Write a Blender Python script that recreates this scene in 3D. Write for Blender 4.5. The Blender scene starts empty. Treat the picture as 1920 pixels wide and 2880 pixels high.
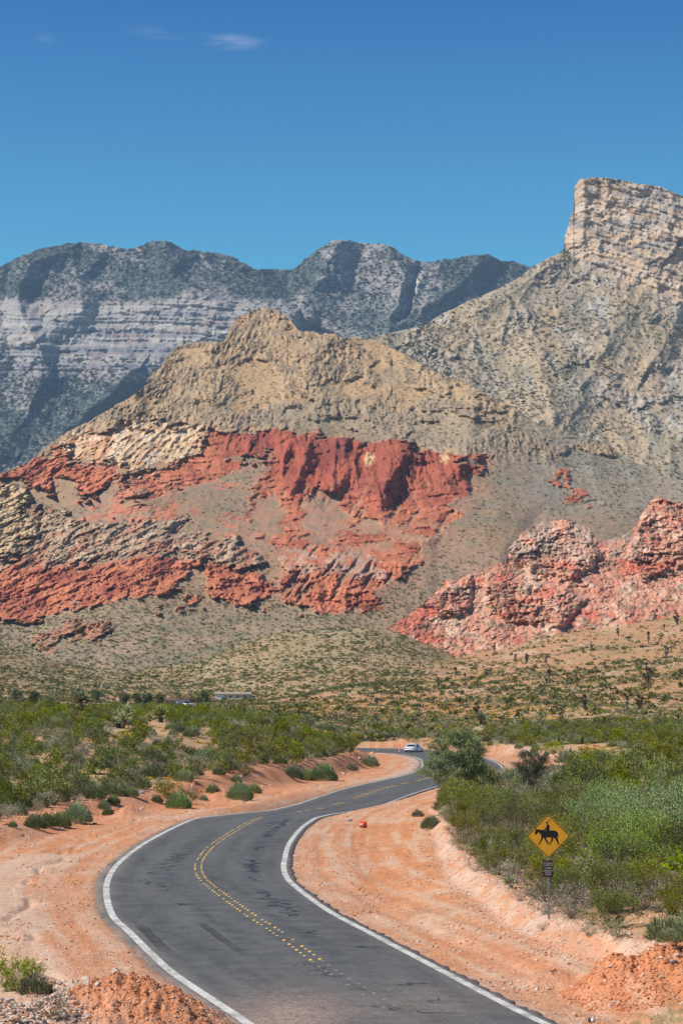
import bpy, bmesh, math, random, time
import numpy as np
from mathutils import Vector, Matrix, Euler
T0 = time.time()
R = math.radians
random.seed(7); np.random.seed(7)
rng = np.random.default_rng(11)
scene = bpy.context.scene
COL = scene.collection

# ------------------------------------------------------------------ camera
FPX = 6000.0                       # focal length in photograph pixels (1920 x 2880)
CAMH = 6.67                        # camera height above the road
PITCH = math.atan(555.0 / FPX)
cam_d = bpy.data.cameras.new('camera')
cam_d.sensor_fit = 'VERTICAL'; cam_d.sensor_height = 36; cam_d.sensor_width = 24
cam_d.lens = FPX / 2880 * 36
cam_d.clip_start = 0.5; cam_d.clip_end = 60000
cam = bpy.data.objects.new('camera', cam_d); COL.objects.link(cam)
cam.location = (0, 0, CAMH); cam.rotation_euler = (R(90) + PITCH, 0, 0)
scene.camera = cam
# ------------------------------------------------------------------ sky, sun, exposure
SUN_EL, SUN_AZ = 47.0, -106.0      # azimuth measured from the view direction (+Y), negative = left
sx, sy = math.sin(R(SUN_AZ)), math.cos(R(SUN_AZ))
sun_dir = Vector((sx * math.cos(R(SUN_EL)), sy * math.cos(R(SUN_EL)), math.sin(R(SUN_EL))))
world = bpy.data.worlds.new('World'); scene.world = world; world.use_nodes = True
wn, wl = world.node_tree.nodes, world.node_tree.links
bg = wn['Background']
skyn = wn.new('ShaderNodeTexSky'); skyn.sky_type = 'NISHITA'; skyn.sun_disc = False
skyn.sun_elevation = R(SUN_EL); skyn.sun_rotation = R(SUN_AZ)
skyn.altitude = 1200; skyn.air_density = 1.0; skyn.dust_density = 0.0; skyn.ozone_density = 2.2
SKY_TINT = (1.32, 1.32, 1.32, 1)
tint = wn.new('ShaderNodeMix'); tint.data_type = 'RGBA'; tint.blend_type = 'MULTIPLY'
tint.inputs['Factor'].default_value = 1.0
wl.new(skyn.outputs[0], tint.inputs['A']); tint.inputs['B'].default_value = SKY_TINT
# the polarised blue deepens with height
wtc = wn.new('ShaderNodeTexCoord'); wsep = wn.new('ShaderNodeSeparateXYZ'); wl.new(wtc.outputs['Generated'], wsep.inputs[0])
wr = wn.new('ShaderNodeValToRGB'); wl.new(wsep.outputs['Z'], wr.inputs[0])
wr.color_ramp.elements[0].position = 0.19; wr.color_ramp.elements[0].color = (0.30, 0.96, 0.98, 1)
wr.color_ramp.elements[1].position = 0.33; wr.color_ramp.elements[1].color = (0.045, 0.44, 0.80, 1)
_e = wr.color_ramp.elements.new(0.75); _e.color = (0.03, 0.29, 0.52, 1); _e = wr.color_ramp.elements.new(0.0); _e.color = (0.62, 0.72, 0.78, 1)
deep = wn.new('ShaderNodeMix'); deep.data_type = 'RGBA'; deep.blend_type = 'MULTIPLY'; deep.inputs['Factor'].default_value = 1
wl.new(tint.outputs['Result'], deep.inputs['A']); wl.new(wr.outputs[0], deep.inputs['B'])
# three thin wisps of cloud
def px_dir(x, y):
    a = (x - 960) / FPX; b = (1440 - y) / FPX
    cp, sp = math.cos(PITCH), math.sin(PITCH)
    return Vector((a, cp - b * sp, sp + b * cp)).normalized()
wmap = wn.new('ShaderNodeMapping'); wmap.inputs['Scale'].default_value = (45, 45, 300)
wl.new(wtc.outputs['Generated'], wmap.inputs[0])
wnz = wn.new('ShaderNodeTexNoise'); wnz.inputs['Scale'].default_value = 1.0; wnz.inputs['Detail'].default_value = 8; wnz.inputs['Distortion'].default_value = .6
wl.new(wmap.outputs[0], wnz.inputs['Vector'])
acc = None
for (cx, cy, hw, hh, am) in ((655, 118, 105, 26, 0.40), (470, 92, 120, 24, 0.16), (132, 108, 36, 18, 0.17)):
    c = px_dir(cx, cy)
    sub = wn.new('ShaderNodeVectorMath'); sub.operation = 'SUBTRACT'; wl.new(wtc.outputs['Generated'], sub.inputs[0]); sub.inputs[1].default_value = c
    mul = wn.new('ShaderNodeVectorMath'); mul.operation = 'MULTIPLY'; wl.new(sub.outputs[0], mul.inputs[0])
    mul.inputs[1].default_value = (FPX / hw, FPX / hw * .3, FPX / hh)
    ln = wn.new('ShaderNodeVectorMath'); ln.operation = 'LENGTH'; wl.new(mul.outputs[0], ln.inputs[0])
    mr = wn.new('ShaderNodeMapRange'); mr.interpolation_type = 'SMOOTHSTEP'
    wl.new(ln.outputs['Value'], mr.inputs['Value']); mr.inputs['From Min'].default_value = 1.1; mr.inputs['From Max'].default_value = 0.0
    mr.inputs['To Min'].default_value = 0; mr.inputs['To Max'].default_value = am
    if acc is None: acc = mr.outputs[0]
    else:
        ad = wn.new('ShaderNodeMath'); ad.operation = 'ADD'; wl.new(acc, ad.inputs[0]); wl.new(mr.outputs[0], ad.inputs[1]); acc = ad.outputs[0]
nr = wn.new('ShaderNodeMapRange'); wl.new(wnz.outputs['Fac'], nr.inputs['Value']); nr.inputs['From Min'].default_value = .35; nr.inputs['From Max'].default_value = .65
cm = wn.new('ShaderNodeMath'); cm.operation = 'MULTIPLY'; wl.new(acc, cm.inputs[0]); wl.new(nr.outputs[0], cm.inputs[1])
cloud = wn.new('ShaderNodeMix'); cloud.data_type = 'RGBA'; wl.new(cm.outputs[0], cloud.inputs['Factor'])
wl.new(deep.outputs['Result'], cloud.inputs['A']); cloud.inputs['B'].default_value = (5.5, 6.2, 7.5, 1)
wl.new(cloud.outputs['Result'], bg.inputs['Color']); bg.inputs['Strength'].default_value = 0.09

sun_l = bpy.data.lights.new('sun', 'SUN'); sun_l.energy = 4.8; sun_l.angle = R(0.53); sun_l.color = (1.0, 0.955, 0.88)
sun = bpy.data.objects.new('sun', sun_l); COL.objects.link(sun)
sun.rotation_euler = (-sun_dir).to_track_quat('-Z', 'Y').to_euler(); sun.location = (0, 0, 400)
vs = scene.view_settings; vs.view_transform = 'Standard'; vs.look = 'None'; vs.gamma = 1; vs.use_curve_mapping = False
vs.exposure = 0.28
scene.cycles.max_bounces = 5; scene.cycles.diffuse_bounces = 2; scene.cycles.glossy_bounces = 2
scene.cycles.transparent_max_bounces = 8; scene.cycles.volume_bounces = 0; scene.cycles.use_denoising = True

# ------------------------------------------------------------------ projection helpers (photograph pixel <-> world)
CP, SP = math.cos(PITCH), math.sin(PITCH)
def unproj(x, y, Y):
    """world point on the sight line of pixel (x, y) at depth Y"""
    a = (np.asarray(x, float) - 960) / FPX; b = (1440 - np.asarray(y, float)) / FPX
    q = CP - b * SP
    return a / q * Y, Y + 0 * a, CAMH + (SP + b * CP) / q * Y
def proj(X, Y, Z):
    dz = np.asarray(Z, float) - CAMH
    f = Y * CP + dz * SP; u = -Y * SP + dz * CP
    return 960 + FPX * np.asarray(X) / f, 1440 - FPX * u / f
def on_plane(x, y, z=0.0):
    a = (x - 960) / FPX; b = (1440 - y) / FPX; q = CP - b * SP
    t = (SP + b * CP) / q
    Y = (z - CAMH) / t
    return a / q * Y, Y
def prof(pts):
    xs = np.array([p[0] for p in pts], float); ys = np.array([p[1] for p in pts], float)
    return lambda x: np.interp(x, xs, ys)

# ------------------------------------------------------------------ numpy noise
def _h(ix, iy, iz, seed):
    with np.errstate(over='ignore'):
        h = (ix.astype(np.int64) * 374761393 + iy.astype(np.int64) * 668265263 + iz.astype(np.int64) * 2147483647 + seed * 1274126177) & 0xFFFFFFFF
        h = ((h ^ (h >> 13)) * 1274126177) & 0xFFFFFFFF
        h = ((h ^ (h >> 15)) * 2246822519) & 0xFFFFFFFF
    return (h ^ (h >> 16)) & 0xFFFFFF
_ang = np.linspace(0, 2 * np.pi, 256, endpoint=False); _gx, _gy = np.cos(_ang), np.sin(_ang)
def gn(x, y, seed=0):
    x0 = np.floor(x); y0 = np.floor(y); fx = x - x0; fy = y - y0
    ix = x0.astype(np.int64); iy = y0.astype(np.int64); z = np.zeros(1, np.int64)
    u = fx * fx * fx * (fx * (fx * 6 - 15) + 10); v = fy * fy * fy * (fy * (fy * 6 - 15) + 10)
    def g(dx, dy):
        k = _h(ix + dx, iy + dy, z, seed) & 255
        return _gx[k] * (fx - dx) + _gy[k] * (fy - dy)
    a, b, c, d = g(0, 0), g(1, 0), g(0, 1), g(1, 1)
    return ((a + (b - a) * u) + ((c + (d - c) * u) - (a + (b - a) * u)) * v) * 1.5
def fbm(x, y, o=5, seed=0, gain=.5, lac=2.03):
    s = 0; a = 1; t = 0
    for i in range(o):
        s = s + a * gn(x, y, seed + i * 17); t += a; a *= gain; x = x * lac + 3.1; y = y * lac - 1.7
    return s / t
def ridged(x, y, o=5, seed=0, gain=.5, lac=2.03):
    s = 0; a = 1; t = 0; w = 1
    for i in range(o):
        n = (1 - np.abs(gn(x, y, seed + i * 17)) * 1.6).clip(0, 1) ** 2
        s = s + a * n * w; w = (n * 1.6).clip(0.15, 1); t += a; a *= gain; x = x * lac + 3.1; y = y * lac - 1.7
    return s / t
def worley(x, y, seed=0):
    ix = np.floor(x).astype(np.int64); iy = np.floor(y).astype(np.int64); z = np.zeros(1, np.int64)
    f1 = np.full(x.shape, 9.0); f2 = np.full(x.shape, 9.0); cid = np.zeros(x.shape)
    for dx in (-1, 0, 1):
        for dy in (-1, 0, 1):
            k = _h(ix + dx, iy + dy, z, seed); px = ix + dx + (k & 255) / 255.; py = iy + dy + ((k >> 8) & 255) / 255.
            d = (px - x) ** 2 + (py - y) ** 2; c = ((k >> 16) & 255) / 255.
            n = d < f1; f2 = np.where(n, f1, np.minimum(f2, d)); cid = np.where(n, c, cid); f1 = np.where(n, d, f1)
    return np.sqrt(f1), np.sqrt(f2), cid
def sst(x, a, b):
    t = ((x - a) / (b - a)).clip(0, 1) if isinstance(x, np.ndarray) else min(max((x - a) / (b - a), 0), 1)
    return t * t * (3 - 2 * t)
def poly_sd(px, py, poly):
    """signed distance to a polygon, positive inside"""
    P = np.array(poly, float); n = len(P); d2 = np.full(px.shape, 1e18); ins = np.zeros(px.shape, bool)
    for i in range(n):
        ax, ay = P[i]; bx, by = P[(i + 1) % n]; ex, ey = bx - ax, by - ay
        t = (((px - ax) * ex + (py - ay) * ey) / (ex * ex + ey * ey + 1e-9)).clip(0, 1)
        d2 = np.minimum(d2, (px - ax - t * ex) ** 2 + (py - ay - t * ey) ** 2)
        c = (ay > py) != (by > py)
        if ey != 0: ins ^= c & (px < ex * (py - ay) / ey + ax)
    d = np.sqrt(d2); return np.where(ins, d, -d)
def line_d(px, py, line):
    P = np.array(line, float); d2 = np.full(px.shape, 1e18); side = np.zeros(px.shape); tt = np.zeros(px.shape)
    for i in range(len(P) - 1):
        ax, ay = P[i]; bx, by = P[i + 1]; ex, ey = bx - ax, by - ay
        t = (((px - ax) * ex + (py - ay) * ey) / (ex * ex + ey * ey + 1e-9)).clip(0, 1)
        q = (px - ax - t * ex) ** 2 + (py - ay - t * ey) ** 2
        n = q < d2; d2 = np.where(n, q, d2); side = np.where(n, np.sign(ex * (py - ay) - ey * (px - ax)), side); tt = np.where(n, i + t, tt)
    return np.sqrt(d2), side, tt
def mixc(a, b, m):
    return a * (1 - m[..., None]) + np.asarray(b) * m[..., None]

# ------------------------------------------------------------------ mesh helpers
def np_mesh(name, V, quads=None, tris=None, mat=None, col=None, smooth=True, attrs=None, matidx=None):
    me = bpy.data.meshes.new(name)
    V = np.ascontiguousarray(V, np.float32).reshape(-1, 3)
    q = np.zeros((0, 4), np.int32) if quads is None else np.asarray(quads, np.int32).reshape(-1, 4)
    t = np.zeros((0, 3), np.int32) if tris is None else np.asarray(tris, np.int32).reshape(-1, 3)
    me.vertices.add(len(V)); me.vertices.foreach_set('co', V.ravel())
    me.loops.add(q.size + t.size); me.loops.foreach_set('vertex_index', np.concatenate([q.ravel(), t.ravel()]))
    me.polygons.add(len(q) + len(t))
    st = np.concatenate([np.arange(len(q)) * 4, q.size + np.arange(len(t)) * 3]).astype(np.int32)
    me.polygons.foreach_set('loop_start', st)
    me.update(calc_edges=True); me.validate()
    me.polygons.foreach_set('use_smooth', np.full(len(q) + len(t), smooth))
    if col is not None:
        c = np.ones((len(V), 4), np.float32); c[:, :3] = np.asarray(col).reshape(-1, 3)
        at = me.attributes.new('Col', 'FLOAT_COLOR', 'POINT'); at.data.foreach_set('color', c.ravel())
    for k, v in (attrs or {}).items():
        at = me.attributes.new(k, 'FLOAT', 'POINT'); at.data.foreach_set('value', np.asarray(v, np.float32).ravel())
    if mat is not None:
        for m in (mat if isinstance(mat, (list, tuple)) else [mat]): me.materials.append(m)
    if matidx is not None: me.polygons.foreach_set('material_index', np.asarray(matidx, np.int32))
    me.update()
    return me
def link(name, data, parent=None, loc=None, kind=None):
    o = bpy.data.objects.new(name, data); COL.objects.link(o)
    if parent is not None: o.parent = parent
    if loc is not None: o.location = loc
    if kind: o['kind'] = kind
    return o
def tag(o, label, cat, group=None, kind=None):
    o['label'] = label; o['category'] = cat
    if group: o['group'] = group
    if kind: o['kind'] = kind
    return o
def empty(name, loc, rz=0):
    o = bpy.data.objects.new(name, None); COL.objects.link(o); o.location = loc; o.rotation_euler = (0, 0, rz); o.empty_display_size = .2
    return o
def grid_quads(nr, nc):
    i = np.arange(nr * nc).reshape(nr, nc)
    return np.stack([i[:-1, :-1], i[:-1, 1:], i[1:, 1:], i[1:, :-1]], -1).reshape(-1, 4)
def box(V, F, x0, x1, y0, y1, z0, z1):
    b = len(V)
    V += [(x0, y0, z0), (x1, y0, z0), (x1, y1, z0), (x0, y1, z0), (x0, y0, z1), (x1, y0, z1), (x1, y1, z1), (x0, y1, z1)]
    F += [(b, b + 3, b + 2, b + 1), (b + 4, b + 5, b + 6, b + 7), (b, b + 1, b + 5, b + 4), (b + 1, b + 2, b + 6, b + 5), (b + 2, b + 3, b + 7, b + 6), (b + 3, b, b + 4, b + 7)]
def boxes_mesh(name, bl, mat):
    V, F = [], []
    for b in bl: box(V, F, *b)
    return np_mesh(name, np.array(V), quads=np.array(F), mat=mat, smooth=False)
def tube(V, T, pts, rads, n=5):
    """append a tapered tube along pts to V (verts), T (tris)"""
    b = len(V); k = len(pts)
    for i in range(k):
        p = Vector(pts[i]); d = (Vector(pts[min(i + 1, k - 1)]) - Vector(pts[max(i - 1, 0)])).normalized()
        u = d.orthogonal().normalized(); w = d.cross(u)
        for j in range(n):
            a = 2 * math.pi * j / n
            V.append(tuple(p + (u * math.cos(a) + w * math.sin(a)) * rads[i]))
    for i in range(k - 1):
        for j in range(n):
            a = b + i * n + j; c = b + i * n + (j + 1) % n
            T.append((a, c, a + n)); T.append((c, c + n, a + n))

# ------------------------------------------------------------------ materials
def new_mat(name, rough=.9, spec=.2):
    m = bpy.data.materials.new(name); m.use_nodes = True
    b = m.node_tree.nodes['Principled BSDF']; b.inputs['Roughness'].default_value = rough
    b.inputs['Specular IOR Level'].default_value = spec
    return m, m.node_tree.nodes, m.node_tree.links, b
def plain(name, c, rough=.7, spec=.3, metal=0, nz=0.0, nscale=8):
    m, n, l, b = new_mat(name, rough, spec); b.inputs['Base Color'].default_value = (*c, 1); b.inputs['Metallic'].default_value = metal
    if nz:
        tx = n.new('ShaderNodeTexNoise'); tc = n.new('ShaderNodeTexCoord'); l.new(tc.outputs['Object'], tx.inputs['Vector'])
        tx.inputs['Scale'].default_value = nscale; tx.inputs['Detail'].default_value = 6
        mr = n.new('ShaderNodeMapRange'); l.new(tx.outputs['Fac'], mr.inputs['Value']); mr.inputs['From Min'].default_value = .3; mr.inputs['From Max'].default_value = .7
        mr.inputs['To Min'].default_value = 1 - nz; mr.inputs['To Max'].default_value = 1 + nz
        mx = n.new('ShaderNodeVectorMath'); mx.operation = 'SCALE'; mx.inputs[0].default_value = c; l.new(mr.outputs[0], mx.inputs['Scale'])
        l.new(mx.outputs[0], b.inputs['Base Color'])
    return m
def noise_node(n, l, scale, detail=6, rough=.6, vec=None):
    t = n.new('ShaderNodeTexNoise'); t.inputs['Scale'].default_value = scale; t.inputs['Detail'].default_value = detail; t.inputs['Roughness'].default_value = rough
    if vec is not None: l.new(vec, t.inputs['Vector'])
    return t.outputs['Fac']
def maprange(n, l, v, a, b, c, d):
    m = n.new('ShaderNodeMapRange'); l.new(v, m.inputs['Value'])
    for k, x in zip(('From Min', 'From Max', 'To Min', 'To Max'), (a, b, c, d)): m.inputs[k].default_value = x
    return m.outputs[0]
def mathn(n, l, op, a, b=None):
    m = n.new('ShaderNodeMath'); m.operation = op
    for i, v in enumerate((a, b)):
        if v is None: continue
        if isinstance(v, (int, float)): m.inputs[i].default_value = v
        else: l.new(v, m.inputs[i])
    return m.outputs[0]
def mixn(n, l, fac, a, b, mode='MIX'):
    m = n.new('ShaderNodeMix'); m.data_type = 'RGBA'; m.blend_type = mode
    for s, v in (('Factor', fac), ('A', a), ('B', b)):
        if isinstance(v, (int, float)): m.inputs[s].default_value = v
        elif isinstance(v, tuple): m.inputs[s].default_value = v if len(v) == 4 else (*v, 1)
        else: l.new(v, m.inputs[s])
    return m.outputs['Result']
def rock_mat(name, s_small, bump, vary=.25, rough=.95):
    """vertex albedo, broken up by fine grain; s_small in 1/m"""
    m, n, l, b = new_mat(name, rough, .08)
    at = n.new('ShaderNodeAttribute'); at.attribute_name = 'Col'
    ge = n.new('ShaderNodeNewGeometry'); pos = ge.outputs['Position']
    f1 = noise_node(n, l, s_small, 8, .65, pos); f2 = noise_node(n, l, s_small * 5, 4, .6, pos)
    k = mathn(n, l, 'ADD', mathn(n, l, 'MULTIPLY', f1, .6), mathn(n, l, 'MULTIPLY', f2, .4))
    g = maprange(n, l, k, .35, .65, 1 - vary, 1 + vary)
    sc = n.new('ShaderNodeVectorMath'); sc.operation = 'SCALE'; l.new(at.outputs['Color'], sc.inputs[0]); l.new(g, sc.inputs['Scale'])
    l.new(sc.outputs[0], b.inputs['Base Color'])
    bp = n.new('ShaderNodeBump'); bp.inputs['Strength'].default_value = 1; bp.inputs['Distance'].default_value = bump
    l.new(k, bp.inputs['Height']); l.new(bp.outputs[0], b.inputs['Normal'])
    return m

# ------------------------------------------------------------------ haze: one closed box of thin air round everything
hz_m = bpy.data.materials.new('haze'); hz_m.use_nodes = True; hn = hz_m.node_tree.nodes; hn.remove(hn['Principled BSDF'])
pv = hn.new('ShaderNodeVolumePrincipled'); pv.inputs['Color'].default_value = (.50, .72, 1.0, 1); pv.inputs['Density'].default_value = 3.6e-5; pv.inputs['Anisotropy'].default_value = .0
hz_m.node_tree.links.new(pv.outputs[0], hn['Material Output'].inputs['Volume'])
HZ = (-12500, 12500, -3500, 15500, -27.5, 1950)
link('haze', boxes_mesh('haze', [HZ], hz_m), kind='stuff')
# ================================================================== THE LAND
def mountain(name, crest, foot, xs, ny, depth, relief, colour, mat, back=(60, .9), vpow=1.0):
    """a relief of real size: every vertex stands at its own distance; the crest carries on down its far side"""
    nx = len(xs); v = (np.linspace(0, 1, ny) ** vpow)
    yc = crest(xs); yf = foot(xs)
    xx = np.repeat(xs[None, :], ny, 0)
    ux = np.arange(xs[0], xs[-1], 2.0); uc = crest(ux); kk = np.hanning(71); kk /= kk.sum(); us = np.convolve(np.pad(uc, 35, mode='edge'), kk, 'valid'); ys_ = np.interp(xs, ux, us)
    yy = yf[None, :] + (ys_ - yf)[None, :] * v[:, None] + (yc - ys_)[None, :] * (v[:, None] ** 7)
    D = depth(xx, yy, v[:, None] + 0 * xx)
    X, Y, Z = unproj(xx, yy, D)
    rel, info = relief(xx, yy, X, Z, v[:, None] + 0 * xx)
    D2 = D - rel
    X, Y, Z = unproj(xx, yy, D2)
    C = colour(xx, yy, X, Z, rel, info)
    # far side of the crest
    nb = 10
    bx, by, bz, bc = [], [], [], []
    for k in range(1, nb + 1):
        t = k / nb
        dd = back[0] * t ** 1.2
        Yb = Y[-1] + dd; bx.append(X[-1] * (Yb / Y[-1])); by.append(Yb); bz.append(Z[-1] - dd * back[1] * t); bc.append(C[-1])
    X = np.vstack([X, np.array(bx)]); Y = np.vstack([Y, np.array(by)]); Z = np.vstack([Z, np.array(bz)]); C = np.concatenate([C, np.array(bc)], 0)
    me = np_mesh(name, np.stack([X, Y, Z], -1), quads=grid_quads(ny + nb, nx), mat=mat, col=C.clip(0.01, .9))
    o = link(name, me, kind='structure')
    return dict(o=o, X=X[:ny], Y=Y[:ny], Z=Z[:ny], xx=xx, yy=yy, xs=xs)
def rot(x, y, a):
    c, s = math.cos(R(a)), math.sin(R(a)); return x * c + y * s, -x * s + y * c
def blocks(X, Z, size, ang, ax, seed, warp=.35):
    """blocky broken rock: height of tilted cells, joints recessed"""
    u, w = rot(X, Z, ang); u = u / size / ax; w = w / size
    u = u + warp * gn(u * .7, w * .7, seed + 3); w = w + warp * gn(u * .7 + 9, w * .7, seed + 4)
    f1, f2, c = worley(u, w, seed)
    return (c - .5) * .7 + (f2 - f1).clip(0, .35) * 1.6 - .3, c, f2 - f1

def cracks(x, y, seed, w=.07):
    a = gn(x + .6 * fbm(x * .7, y * .7, 3, seed + 5), y + .6 * fbm(x * .7 + 7, y * .7, 3, seed + 6), seed)
    b = gn(x * 1.9 + .5 * fbm(x, y, 2, seed + 9), y * 1.9, seed + 1)
    return np.exp(-(np.abs(a) / w)) + .6 * np.exp(-(np.abs(b) / w / 1.3))
def facets(x, y, seed, tilt=1.0):
    """broken faces: every cell is a plane of its own height and lean"""
    x = x + .25 * gn(x * 1.3, y * 1.3, seed + 3); y = y + .25 * gn(x * 1.3 + 5, y * 1.3, seed + 4)
    ix = np.floor(x).astype(np.int64); iy = np.floor(y).astype(np.int64); z = np.zeros(1, np.int64)
    f1 = np.full(x.shape, 9.0); h = np.zeros(x.shape)
    for dx in (-1, 0, 1):
        for dy in (-1, 0, 1):
            k = _h(ix + dx, iy + dy, z, seed); k2 = _h(ix + dx, iy + dy, z, seed + 99)
            ox = x - (ix + dx + (k & 255) / 255.); oy = y - (iy + dy + ((k >> 8) & 255) / 255.)
            d = ox * ox + oy * oy; n = d < f1
            f1 = np.where(n, d, f1); h = np.where(n, ((k >> 16) & 255) / 255. - .5 + tilt * (ox * ((k2 & 255) / 127.5 - 1) + oy * (((k2 >> 8) & 255) / 127.5 - 1)), h)
    return h
def crag_form(X, Z, size, ang, seed):
    u, w = rot(X, Z, ang); u = u / size; w = w / size
    big = ridged(u * .8, w * .5, 3, seed, .5) * .8 + .3 * fbm(u, w, 3, seed + 31, .6)
    return big + .62 * facets(u * 1.5, w * 1.0, seed + 40) + .36 * facets(u * 3.4, w * 2.5, seed + 41) + .2 * facets(u * 7.5, w * 6, seed + 42) - .30 * cracks(u * 1.3, w * .9, seed + 50, .05)
def beds(X, Z, ang, T, seed, wig=.5):
    "tilted beds broken by joints: a proud lip at the foot of every bed; returns relief and the bed's own shade"
    u, w = rot(X, Z, ang); u = u / T; w = w / T
    jc = np.floor(u / 2.6 + .8 * gn(w * .35, u * .2, seed + 7)); jr = (_h(jc.astype(np.int64), jc.astype(np.int64), np.zeros(1, np.int64), seed) & 255) / 255.
    w = w + wig * fbm(u / 4, w / 3, 3, seed + 1) * 1.6 + .7 * jr
    b_ = np.floor(w); f = w - b_; k = (_h(b_.astype(np.int64), jc.astype(np.int64), np.zeros(1, np.int64), seed + 2) & 255) / 255.
    return (1 - f) ** 1.3 * .8 + (k - .5) * 1.1, k
def crag_form_old(X, Z, size, ang, seed):
    "broken crag: ribs, ledges and crevices at several sizes, in units of one"
    u, w = rot(X, Z, ang); u = u / size; w = w / size
    q = ridged(u, w * .62, 5, seed, .55) * 1.1 + .55 * fbm(u * 2.2, w * 1.7, 4, seed + 31, .6)
    return q - .42 * cracks(u * 1.1, w * .8, seed + 50) - .2 * cracks(u * 2.7, w * 2.2, seed + 60, .09)
# ---- far range -----------------------------------------------------------
z1 = lambda L: [(x / 1.633, 450 + y / 1.633) for x, y in L]
z2 = lambda L: [(960 + x / 1.633, 450 + y / 1.633) for x, y in L]
z3 = lambda L: [(x / 1.633, 1150 + y / 1.633) for x, y in L]
z4 = lambda L: [(960 + x / 1.633, 1150 + y / 1.633) for x, y in L]
far_pts = [(-420, 900), (-150, 800)] + z1([(0, 490), (100, 440), (190, 405), (300, 385), (370, 380), (460, 383), (500, 395), (590, 412), (640, 395), (700, 375), (760, 370), (800, 385), (850, 412), (920, 418), (1000, 425), (1060, 440), (1110, 470), (1180, 503), (1250, 500), (1340, 505), (1400, 460), (1430, 430), (1500, 385), (1530, 368)]) + z2([(0, 368), (100, 380), (200, 388), (240, 400), (270, 430), (340, 462), (400, 470), (500, 455), (580, 438), (670, 433), (740, 465), (800, 468), (870, 490), (1000, 530), (1200, 600)])
fp = prof(far_pts)
far_crest = lambda x: fp(x) + 4.0 * fbm(x / 26, x * 0 + .3, 4, 5) + 2 * gn(x / 4, x * 0, 9)
far_foot = lambda x: 0 * x + 1420
D1 = 1.2245
def ridge_set(xx, yy, lst):
    """spurs and gullies: [(points, height m, half width px)]"""
    s = 0
    for pts, amp, wd in lst:
        d, side, t = line_d(xx + 14 * fbm(xx / 60, yy / 60, 3, 71), yy + 14 * fbm(xx / 60 + 5, yy / 60, 3, 72), [(a * D1, b * D1) for a, b in pts])
        s = s + amp * (1 - (d / wd) * np.where(side < 0, 1.7, .85)).clip(0, 1) ** 1.15
    return s
def far_depth(xx, yy, v):
    return 6600 + (1420 - yy) / (1420 - 690) * 1500
def far_relief(xx, yy, X, Z, v):
    spurs = ridge_set(xx, yy, [
        ([(150, 575), (60, 610), (40, 700), (90, 800)], 100, 90),
        ([(250, 570), (180, 640), (190, 720), (120, 760)], 80, 80),
        ([(380, 555), (400, 640), (500, 690), (640, 700), (760, 760), (860, 800)], 230, 150),
        ([(480, 580), (600, 625)], 110, 60),
        ([(780, 552), (740, 640), (680, 720), (620, 800)], 150, 120),
        ([(890, 562), (930, 640), (900, 720), (880, 790)], 170, 110),
        ([(1110, 585), (1060, 650), (980, 700), (930, 760)], 130, 130),
        ([(0, 780), (150, 800), (300, 850), (420, 800)], 80, 120),
        ([(100, 880), (60, 960), (0, 1040)], 90, 90), ([(300, 860), (200, 950), (80, 1060)], 110, 80)])
    gul = ridge_set(xx, yy, [([(958, 625), (945, 680), (925, 725)], -120, 26), ([(25, 600), (0, 720), (40, 860)], -90, 60), ([(655, 660), (700, 740), (800, 790)], -120, 60)])
    n1 = ridged(X / 420, Z / 600, 6, 31) * 70
    n2 = ridged(X / 110, Z / 200, 5, 41) * (26 - 14 * sst(Z, 1130, 1250)) + crag_form(X, Z, 90, 4, 43) * 11
    # limestone ledges, gently arched
    zz = Z + 40 * np.sin(X / 700) + 26 * fbm(X / 380, Z / 700, 3, 51) + .03 * X
    st = (np.abs(((zz / 44) % 1) - .5) * 2); st2 = (np.abs(((zz / 17 + .3) % 1) - .5) * 2)
    bn = 60 * fbm(X / 300, X * 0 + 2, 3, 52)
    lb = sst(Z + bn, 1130, 1220) * (1 - sst(Z + bn, 1470, 1540)) * sst(xx, -150, 60) * (1 - .8 * sst(xx, 640, 850))
    lb = np.maximum(lb, .45 * sst(xx, 850, 950) * sst(Z, 1400, 1500) * (1 - sst(xx, 1150, 1300)))
    led = (sst(st, .25, .5) * 9 + sst(st2, .3, .6) * 4) * (0.12 + lb)
    bl, c, e = blocks(X, Z, 26, 80, 1.8, 61)
    rel = spurs + gul + n1 + n2 + led + bl * 5 * (.1 + lb) + fbm(X / 18, Z / 18, 4, 5) * 3
    bf, bk = beds(X, Z, 2 + 4 * np.sin(X / 900).mean(), 24, 63); rel = rel + bf * 6 * (.1 + lb)
    return rel, (lb, st, st2, n2, bk, zz)
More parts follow.
